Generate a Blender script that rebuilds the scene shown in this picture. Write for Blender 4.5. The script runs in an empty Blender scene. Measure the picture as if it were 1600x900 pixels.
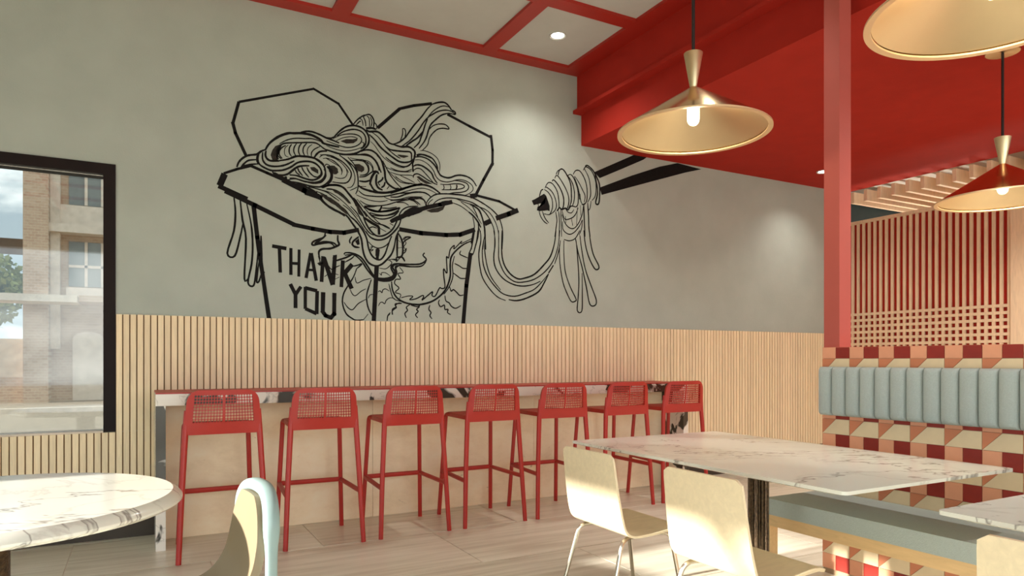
import bpy, bmesh, math, random
from mathutils import Vector, Matrix
random.seed(7)
PI = math.pi
SC = bpy.context.scene
COL = SC.collection

# ------------------------------------------------------------------ camera
EYE = 1.27
cam_d = bpy.data.cameras.new('camera')
cam = bpy.data.objects.new('camera', cam_d); COL.objects.link(cam)
cam_d.sensor_fit = 'HORIZONTAL'; cam_d.sensor_width = 36.0
cam_d.lens = 36.0 * 1077.0 / 1600.0
cam_d.shift_y = 112.0 / 1600.0
cam_d.clip_start = 0.05; cam_d.clip_end = 300
cam.location = (0, 0, EYE)
cam.rotation_euler = (PI / 2, 0, -math.atan2(0.4748, 0.8801))
SC.camera = cam

# ------------------------------------------------------------------ view and exposure
SC.view_settings.view_transform = 'Standard'
SC.view_settings.look = 'None'
SC.view_settings.exposure = 0.92
SC.view_settings.gamma = 1.0
SC.view_settings.use_curve_mapping = False
SC.cycles.max_bounces = 8; SC.cycles.diffuse_bounces = 5; SC.cycles.glossy_bounces = 4
SC.cycles.transparent_max_bounces = 8
SC.cycles.sample_clamp_indirect = 6.0
SC.cycles.caustics_reflective = False; SC.cycles.caustics_refractive = False

# ------------------------------------------------------------------ sky
W = bpy.data.worlds.new('sky'); SC.world = W; W.use_nodes = True
nt = W.node_tree; nt.nodes.clear()
def wn(t): return nt.nodes.new(t)
tc = wn('ShaderNodeTexCoord'); mp = wn('ShaderNodeMapping'); mp.inputs['Scale'].default_value = (1, 1, 2.2)
nz = wn('ShaderNodeTexNoise'); nz.inputs['Scale'].default_value = 3.2; nz.inputs['Detail'].default_value = 7; nz.inputs['Roughness'].default_value = 0.55
cr = wn('ShaderNodeValToRGB'); cr.color_ramp.elements[0].position = 0.47; cr.color_ramp.elements[1].position = 0.60
sx = wn('ShaderNodeSeparateXYZ'); gr = wn('ShaderNodeValToRGB')
gr.color_ramp.elements[0].position = 0.0; gr.color_ramp.elements[0].color = (0.30, 0.37, 0.40, 1)
gr.color_ramp.elements[1].position = 0.55; gr.color_ramp.elements[1].color = (0.25, 0.36, 0.45, 1)
mx = wn('ShaderNodeMix'); mx.data_type = 'RGBA'; mx.inputs[7].default_value = (0.93, 1.0, 0.98, 1)
bg = wn('ShaderNodeBackground'); bg.inputs['Strength'].default_value = 3.4
wo = wn('ShaderNodeOutputWorld')
L = nt.links.new
L(tc.outputs['Generated'], mp.inputs['Vector']); L(mp.outputs['Vector'], nz.inputs['Vector']); L(nz.outputs['Fac'], cr.inputs['Fac'])
L(tc.outputs['Generated'], sx.inputs['Vector']); L(sx.outputs['Z'], gr.inputs['Fac'])
L(cr.outputs['Color'], mx.inputs[0]); L(gr.outputs['Color'], mx.inputs[6]); L(mx.outputs[2], bg.inputs['Color']); L(bg.outputs['Background'], wo.inputs['Surface'])

# ------------------------------------------------------------------ sun, low, coming in through the shop window on the left
sun_d = bpy.data.lights.new('sun', 'SUN'); sun_d.energy = 8.8; sun_d.angle = math.radians(1.6); sun_d.color = (1.0, 0.95, 0.87)
sun = bpy.data.objects.new('sun', sun_d); COL.objects.link(sun)
sun.rotation_euler = Vector((1.0, 0.02, -0.30)).to_track_quat('-Z', 'Y').to_euler()
sun.location = (-12, 0, 6)

# ================================================================== helpers
def srgb(r, g, b):
    f = lambda c: (c / 255 / 12.92) if c / 255 <= 0.04045 else ((c / 255 + 0.055) / 1.055) ** 2.4
    return (f(r), f(g), f(b), 1.0)

class Mat:
    """small wrapper that grows a node tree"""
    def __init__(s, name, col, rough=0.5, metal=0.0, spec=0.5):
        s.m = bpy.data.materials.new(name); s.m.use_nodes = True
        s.nt = s.m.node_tree; s.b = s.nt.nodes['Principled BSDF']
        s.b.inputs['Base Color'].default_value = col
        s.b.inputs['Roughness'].default_value = rough; s.b.inputs['Metallic'].default_value = metal
        s.b.inputs['Specular IOR Level'].default_value = spec
        s.col = col; s.m.diffuse_color = col
    def n(s, t): return s.nt.nodes.new(t)
    def l(s, a, b): s.nt.links.new(a, b)
    def coords(s, scale=(1, 1, 1), kind='Object', rand=False):
        t = s.n('ShaderNodeTexCoord'); m = s.n('ShaderNodeMapping'); m.inputs['Scale'].default_value = scale
        s.l(t.outputs[kind], m.inputs['Vector'])
        if rand:
            o = s.n('ShaderNodeObjectInfo'); v = s.n('ShaderNodeVectorMath'); v.operation = 'ADD'
            k = s.n('ShaderNodeMath'); k.operation = 'MULTIPLY'; k.inputs[1].default_value = 37.0
            s.l(o.outputs['Random'], k.inputs[0]); s.l(m.outputs['Vector'], v.inputs[0]); s.l(k.outputs[0], v.inputs[1])
            return v.outputs[0]
        return m.outputs['Vector']
    def noise(s, vec, scale, detail=4, rough=0.5, dist=0.0):
        z = s.n('ShaderNodeTexNoise'); z.inputs['Scale'].default_value = scale; z.inputs['Detail'].default_value = detail
        z.inputs['Roughness'].default_value = rough; z.inputs['Distortion'].default_value = dist
        s.l(vec, z.inputs['Vector']); return z.outputs['Fac']
    def ramp(s, fac, stops):
        r = s.n('ShaderNodeValToRGB'); e = r.color_ramp.elements
        e[0].position, e[0].color = stops[0]; e[1].position, e[1].color = stops[-1]
        for p, c in stops[1:-1]:
            q = e.new(p); q.color = c
        s.l(fac, r.inputs['Fac']); return r.outputs['Color']
    def mix(s, fac, a, b, mode='MIX'):
        m = s.n('ShaderNodeMix'); m.data_type = 'RGBA'; m.blend_type = mode
        for i, v in ((0, fac), (6, a), (7, b)):
            if hasattr(v, 'links'): s.l(v, m.inputs[i])
            else: m.inputs[i].default_value = v
        return m.outputs[2]
    def base(s, c): s.l(c, s.b.inputs['Base Color']); return s
    def bump(s, h, strength=0.2, dist=0.01):
        b = s.n('ShaderNodeBump'); b.inputs['Strength'].default_value = strength; b.inputs['Distance'].default_value = dist
        s.l(h, b.inputs['Height']); s.l(b.outputs['Normal'], s.b.inputs['Normal']); return s
    def vary(s, amount=0.12):
        """shift the value of the base colour from piece to piece"""
        o = s.n('ShaderNodeObjectInfo'); h = s.n('ShaderNodeHueSaturation'); r = s.n('ShaderNodeMapRange')
        r.inputs['To Min'].default_value = 1 - amount; r.inputs['To Max'].default_value = 1 + amount
        s.l(o.outputs['Random'], r.inputs['Value']); s.l(r.outputs['Result'], h.inputs['Value'])
        lk = s.b.inputs['Base Color'].links
        if lk: s.l(lk[0].from_socket, h.inputs['Color'])
        else: h.inputs['Color'].default_value = s.col
        s.l(h.outputs['Color'], s.b.inputs['Base Color']); return s

def shade(c, k): return (min(c[0] * k, 1), min(c[1] * k, 1), min(c[2] * k, 1), 1)
def mottled(name, col, rough=0.6, lo=0.85, hi=1.08, scale=6, bump=0.0, bscale=60, metal=0.0, spec=0.5, vary=0.0):
    m = Mat(name, col, rough, metal, spec); v = m.coords()
    m.base(m.ramp(m.noise(v, scale, 5), [(0.3, shade(col, lo)), (0.7, shade(col, hi))]))
    if bump: m.bump(m.noise(v, bscale, 3), bump, 0.004)
    if vary: m.vary(vary)
    return m.m
def woodm(name, col, rough=0.55, grain=(1, 1, 1), lo=0.82, vary=0.06, spec=0.3):
    m = Mat(name, col, rough, 0, spec); v = m.coords(grain, rand=True)
    a = m.noise(v, 6, 6, 0.6, 0.8)
    m.base(m.ramp(a, [(0.25, shade(col, lo)), (0.5, col), (0.8, shade(col, 1.1))]))
    m.bump(a, 0.05, 0.003)
    if vary: m.vary(vary)
    return m.m
def marblem(name, base, vein, dark, rough=0.12, scale=2.2, width=0.022, cover=0.0):
    m = Mat(name, base, rough, 0, 0.5); v = m.coords(rand=True)
    n1 = m.noise(v, scale, 8, 0.55, 1.6)
    def band(n, c, w, s):
        a = m.n('ShaderNodeMath'); a.operation = 'SUBTRACT'; m.l(n, a.inputs[0]); a.inputs[1].default_value = c
        b = m.n('ShaderNodeMath'); b.operation = 'ABSOLUTE'; m.l(a.outputs[0], b.inputs[0])
        return m.ramp(b.outputs[0], [(0.0, (s, s, s, 1)), (w, (0, 0, 0, 1))])
    n2 = m.noise(v, scale * 0.45, 6, 0.6, 2.2)
    c = m.mix(band(n1, 0.5, width, 0.55), base, vein)
    c = m.mix(band(n2, 0.55, width * 0.55, 0.9), c, dark)
    big = m.ramp(m.noise(v, scale * 0.8, 3), [(0.35, shade(base, 0.97)), (0.65, (1, 1, 1, 1))])
    c = m.mix(0.6, c, big, 'MULTIPLY')
    if cover:
        blot = m.ramp(m.noise(v, scale * 1.8, 4, 0.5, 0.8), [(1 - cover - 0.012, (0, 0, 0, 1)), (1 - cover + 0.012, (1, 1, 1, 1))])
        c = m.mix(blot, c, dark)
    m.base(c); return m.m
def emitm(name, col, s):
    m = Mat(name, col, 0.5); m.b.inputs['Emission Color'].default_value = col; m.b.inputs['Emission Strength'].default_value = s
    return m.m
def glassm(name, gloss=0.14, tint=(1, 1, 1, 1)):
    m = Mat(name, (1, 1, 1, 1), 0.02); n = m.nt
    t = m.n('ShaderNodeBsdfTransparent'); t.inputs['Color'].default_value = tint
    g = m.n('ShaderNodeBsdfGlossy'); g.inputs['Roughness'].default_value = 0.03
    x = m.n('ShaderNodeMixShader'); x.inputs[0].default_value = gloss
    m.l(t.outputs[0], x.inputs[1]); m.l(g.outputs[0], x.inputs[2])
    n.nodes.remove(m.b); m.l(x.outputs[0], n.nodes['Material Output'].inputs['Surface'])
    return m.m

# ---- mesh building
def new_bm(): return bmesh.new()
def box(bm, x0, x1, y0, y1, z0, z1):
    vs = [bm.verts.new(p) for p in ((x0,y0,z0),(x1,y0,z0),(x1,y1,z0),(x0,y1,z0),(x0,y0,z1),(x1,y0,z1),(x1,y1,z1),(x0,y1,z1))]
    for f in ((0,3,2,1),(4,5,6,7),(0,1,5,4),(1,2,6,5),(2,3,7,6),(3,0,4,7)): bm.faces.new([vs[i] for i in f])
    return vs
def tube(bm, pts, rad, n=10, cap=True):
    pts = [Vector(p) for p in pts]
    if not hasattr(rad, '__len__'): rad = [rad] * len(pts)
    rings = []; up = None
    for i, p in enumerate(pts):
        d = (pts[min(i + 1, len(pts) - 1)] - pts[max(i - 1, 0)]).normalized()
        if up is None:
            up = Vector((0, 0, 1)) if abs(d.z) < 0.9 else Vector((0, 1, 0))
        a = d.cross(up)
        if a.length < 1e-4: a = d.cross(Vector((1, 0, 0)))
        a.normalize(); b = a.cross(d).normalized(); up = b
        rings.append([bm.verts.new(p + (a * math.cos(2*PI*k/n) + b * math.sin(2*PI*k/n)) * rad[i]) for k in range(n)])
    for r0, r1 in zip(rings, rings[1:]):
        for k in range(n): bm.faces.new((r0[k], r0[(k+1) % n], r1[(k+1) % n], r1[k]))
    if cap: bm.faces.new(rings[0][::-1]); bm.faces.new(rings[-1])
def arc_path(pts, r, n=5):
    """round the inner corners of a polyline"""
    P = [Vector(p) for p in pts]; out = [P[0]]
    for i in range(1, len(P) - 1):
        a = (P[i-1] - P[i]); b = (P[i+1] - P[i]); rr = min(r, a.length * 0.49, b.length * 0.49)
        a = P[i] + a.normalized() * rr; b = P[i] + b.normalized() * rr
        for k in range(n + 1):
            t = k / n; out.append(a.lerp(P[i], t).lerp(P[i].lerp(b, t), t))
    out.append(P[-1]); return out
def lathe(bm, prof, n=48, c=(0, 0)):
    """prof: list of (radius, z)"""
    rings = []
    for r, z in prof:
        if r < 1e-5: rings.append([bm.verts.new((c[0], c[1], z))])
        else: rings.append([bm.verts.new((c[0] + r*math.cos(2*PI*k/n), c[1] + r*math.sin(2*PI*k/n), z)) for k in range(n)])
    for a, b in zip(rings, rings[1:]):
        for k in range(n):
            k2 = (k + 1) % n
            if len(a) == 1 and len(b) == 1: continue
            if len(a) == 1: bm.faces.new((a[0], b[k2], b[k]))
            elif len(b) == 1: bm.faces.new((a[k], a[k2], b[0]))
            else: bm.faces.new((a[k], a[k2], b[k2], b[k]))
def prism(bm, poly, lo, hi, put):
    """poly: 2-D outline; put(u, v, w) gives the 3-D place, w runs lo..hi"""
    a = [bm.verts.new(put(u, v, lo)) for u, v in poly]; b = [bm.verts.new(put(u, v, hi)) for u, v in poly]
    n = len(poly); bm.faces.new(a[::-1]); bm.faces.new(b)
    for i in range(n): bm.faces.new((a[i], a[(i+1) % n], b[(i+1) % n], b[i]))
def bevel(bm, w, seg=2, angle=30):
    es = [e for e in bm.edges if len(e.link_faces) == 2 and e.calc_face_angle(0) > math.radians(angle)]
    bmesh.ops.bevel(bm, geom=es, offset=w, segments=seg, profile=0.5, affect='EDGES', clamp_overlap=True)
def mesh(name, bm, mat, smooth=35):
    bmesh.ops.recalc_face_normals(bm, faces=bm.faces)
    me = bpy.data.meshes.new(name); bm.to_mesh(me); bm.free()
    if mat: me.materials.append(mat)
    if smooth:
        me.polygons.foreach_set('use_smooth', [True] * len(me.polygons)); me.set_sharp_from_angle(angle=math.radians(smooth))
    return me
def put(name, me, parent=None, loc=(0, 0, 0), rot=(0, 0, 0)):
    o = bpy.data.objects.new(name, me); COL.objects.link(o)
    o.location = loc; o.rotation_euler = rot
    if parent is not None: o.parent = parent
    return o
def obj(name, bm, mat, parent=None, loc=(0, 0, 0), rot=(0, 0, 0), smooth=35):
    return put(name, mesh(name, bm, mat, smooth), parent, loc, rot)
def tag(o, label, cat, group=None):
    o['label'] = label; o['category'] = cat
    if group: o['group'] = group
    return o
def thing(name, label, cat, loc=(0, 0, 0), rz=0.0, group=None):
    o = bpy.data.objects.new(name, None); COL.objects.link(o); o.empty_display_size = 0.1
    o.location = loc; o.rotation_euler = (0, 0, rz); return tag(o, label, cat, group)
def struct(name, bm, mat, parent=None, loc=(0, 0, 0), smooth=0):
    o = obj(name, bm, mat, parent, loc, smooth=smooth)
    if parent is None: o['kind'] = 'structure'
    return o
def hub(name):
    o = bpy.data.objects.new(name, None); COL.objects.link(o); o['kind'] = 'structure'; return o
def dup(root, loc, rz, label):
    r = root.copy(); COL.objects.link(r); r.location = loc; r.rotation_euler = (0, 0, rz); r['label'] = label
    for ch in list(root.children):
        c = ch.copy(); COL.objects.link(c); c.parent = r
        for g in list(ch.children):
            d = g.copy(); COL.objects.link(d); d.parent = c
    return r
def one(name, parent, mat, *args, bev=0.0, smooth=0, label=None):
    """a box part"""
    bm = new_bm(); box(bm, *args)
    if bev: bevel(bm, bev, 2); smooth = 35
    o = obj(name, bm, mat, parent, smooth=smooth)
    if label: o['label'] = label
    return o

# ================================================================== materials
M = {}
M['plaster'] = mottled('wall_plaster', srgb(175, 182, 173), 0.85, 0.94, 1.04, 3, 0.25, 90, spec=0.2)
M['lattice'] = woodm('pale_lattice_wood', srgb(236, 206, 172), 0.55, (7, 7, 1), 0.88, 0.04)
M['wood_slat'] = woodm('oak_slat', srgb(242, 220, 182), 0.55, (9, 9, 0.7), 0.86, 0.07)
M['wood_back'] = mottled('slat_backing', srgb(134, 104, 70), 0.8)
M['base_dark'] = mottled('dark_baseboard', srgb(66, 54, 42), 0.55)
M['red'] = mottled('red_paint', srgb(168, 42, 32), 0.42, 0.97, 1.03, 4, spec=0.4)
M['red_ceiling'] = mottled('red_plaster', srgb(170, 43, 32), 0.8, 0.94, 1.05, 5, 0.15, 60, spec=0.15)
M['red_dull'] = mottled('red_post', srgb(178, 84, 74), 0.6, 0.97, 1.03)
M['red_plastic'] = mottled('red_plastic', srgb(172, 36, 25), 0.42, 0.97, 1.03, 20, 0.05, 300)
M['white_panel'] = mottled('ceiling_white', srgb(194, 194, 189), 0.85, 0.97, 1.02)
M['black_frame'] = mottled('black_frame', srgb(26, 14, 11), 0.6, spec=0.2)
M['brass'] = mottled('brass', (0.76, 0.55, 0.28, 1), 0.16, 0.97, 1.03, 3, metal=1.0)
M['brass_in'] = mottled('brushed_brass_inside', (0.80, 0.64, 0.38, 1), 0.34, 0.95, 1.04, 3, metal=1.0)
M['brass_rim'] = mottled('pale_brass_rim', (0.82, 0.62, 0.38, 1), 0.45, 0.98, 1.02, 3, metal=0.8)
M['cord'] = mottled('black_cord', srgb(30, 14, 14), 0.6)
M['bulb'] = emitm('bulb_glass', (1.0, 0.90, 0.70, 1), 2.6)
M['lens'] = emitm('downlight_lens', (1.0, 0.93, 0.80, 1), 9.0)
M['chrome'] = mottled('satin_chrome', (0.72, 0.66, 0.56, 1), 0.22, metal=1.0)
M['fabric'] = mottled('pale_blue_fabric', srgb(174, 184, 181), 0.9, 0.95, 1.03, 120, 0.5, 220, spec=0.15)
M['ply'] = woodm('maple_ply', srgb(228, 210, 176), 0.45, (1.2, 6, 6), 0.93, 0.02)
M['bench_wood'] = woodm('bench_oak', srgb(226, 190, 140), 0.5, (6, 1, 6), 0.88, 0.03)
M['marble'] = marblem('white_marble', srgb(232, 232, 222), srgb(204, 200, 190), srgb(140, 133, 126), 0.16, 0.9, 0.013)
M['panda'] = marblem('black_veined_marble', srgb(238, 232, 222), srgb(170, 160, 146), srgb(62, 56, 46), 0.14, 1.5, 0.008, 0.47)
M['pewter'] = mottled('patinated_metal', srgb(76, 60, 42), 0.32, 0.35, 1.5, 70, 0.7, 140, metal=0.7)
M['salmon'] = mottled('salmon_tile', srgb(226, 158, 124), 0.55, 0.93, 1.05, 9, 0.06, 90, vary=0.05)
M['salmon_dark'] = mottled('terracotta_tile', srgb(206, 128, 92), 0.55, 0.93, 1.05, 9, 0.06, 90, vary=0.05)
M['oxblood'] = mottled('oxblood_tile', srgb(146, 36, 24), 0.5, 0.86, 1.08, 14, 0.06, 90, vary=0.07)
M['cream'] = mottled('cream_tile', srgb(226, 204, 168), 0.55, 0.94, 1.04, 9, 0.06, 90, vary=0.04)
M['grout'] = mottled('grout', srgb(168, 140, 110), 0.9)
M['floor_grout'] = mottled('pale_floor_grout', srgb(226, 216, 202), 0.9)
M['sage'] = mottled('pale_blue_plastic', srgb(138, 160, 158), 0.4, 0.98, 1.02)
M['shell'] = mottled('cream_plastic', srgb(134, 118, 92), 0.5, 0.97, 1.03)
M['ink_grey'] = mottled('grey_black_paint', srgb(44, 41, 37), 0.8, 0.6, 1.6, 40, spec=0.2)
M['ink'] = mottled('black_paint', srgb(16, 14, 13), 0.75, 0.8, 1.4, 30, spec=0.2)
M['teal'] = mottled('dark_teal_paint', srgb(36, 52, 52), 0.7)
M['glass'] = glassm('window_glass', 0.07, (0.52, 0.52, 0.51, 1))
bi = M['brass_in'].node_tree; pb = bi.nodes['Principled BSDF']; pb.inputs['Anisotropic'].default_value = 0.75
tg = bi.nodes.new('ShaderNodeTangent'); tg.direction_type = 'RADIAL'; tg.axis = 'Z'; bi.links.new(tg.outputs[0], pb.inputs['Tangent'])
m = Mat('travertine', srgb(226, 196, 156), 0.5); v = m.coords((1, 1, 1.8))
a = m.noise(v, 3.0, 7, 0.7, 0.3); c = m.ramp(a, [(0.25, srgb(230, 202, 162)), (0.5, srgb(246, 222, 186)), (0.8, srgb(250, 234, 204))])
p = m.ramp(m.noise(m.coords((1, 1, 2.0)), 9, 6, 0.65, 0.6), [(0.66, (0, 0, 0, 1)), (0.72, (0.55, 0.55, 0.55, 1))])
m.base(m.mix(p, c, srgb(150, 116, 80))); m.bump(a, 0.1, 0.004); M['travertine'] = m.m
m = Mat('floor_porcelain', srgb(210, 198, 182), 0.30, 0, 0.4); v = m.coords((0.5, 7, 1), rand=True)
a = m.noise(v, 2.4, 6, 0.55, 0.25); m.base(m.ramp(a, [(0.3, srgb(198, 192, 172)), (0.5, srgb(218, 213, 195)), (0.75, srgb(232, 228, 212))]))
m.vary(0.03); M['floor'] = m.m
m = Mat('brick', srgb(176, 140, 114), 0.9); v = m.coords(); br = m.n('ShaderNodeTexBrick')
br.inputs['Color1'].default_value = srgb(198, 170, 144); br.inputs['Color2'].default_value = srgb(182, 150, 124); br.inputs['Mortar'].default_value = srgb(206, 190, 170)
br.inputs['Scale'].default_value = 3.0; mp = m.n('ShaderNodeMapping'); mp.inputs['Rotation'].default_value = (PI/2, 0, 0)
m.l(v, mp.inputs['Vector']); m.l(mp.outputs['Vector'], br.inputs['Vector']); m.base(br.outputs['Color']); M['brick'] = m.m
M['stone'] = mottled('pale_stone', srgb(224, 208, 190), 0.8)
M['asphalt'] = mottled('pavement', srgb(176, 162, 142), 0.9)
M['leaf'] = mottled('leaf', srgb(150, 160, 96), 0.8, 0.7, 1.2, 3)
M['dark_glass'] = mottled('dark_glass', srgb(120, 126, 124), 0.1)
M['trunk'] = mottled('bark', srgb(90, 74, 60), 0.9)
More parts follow.
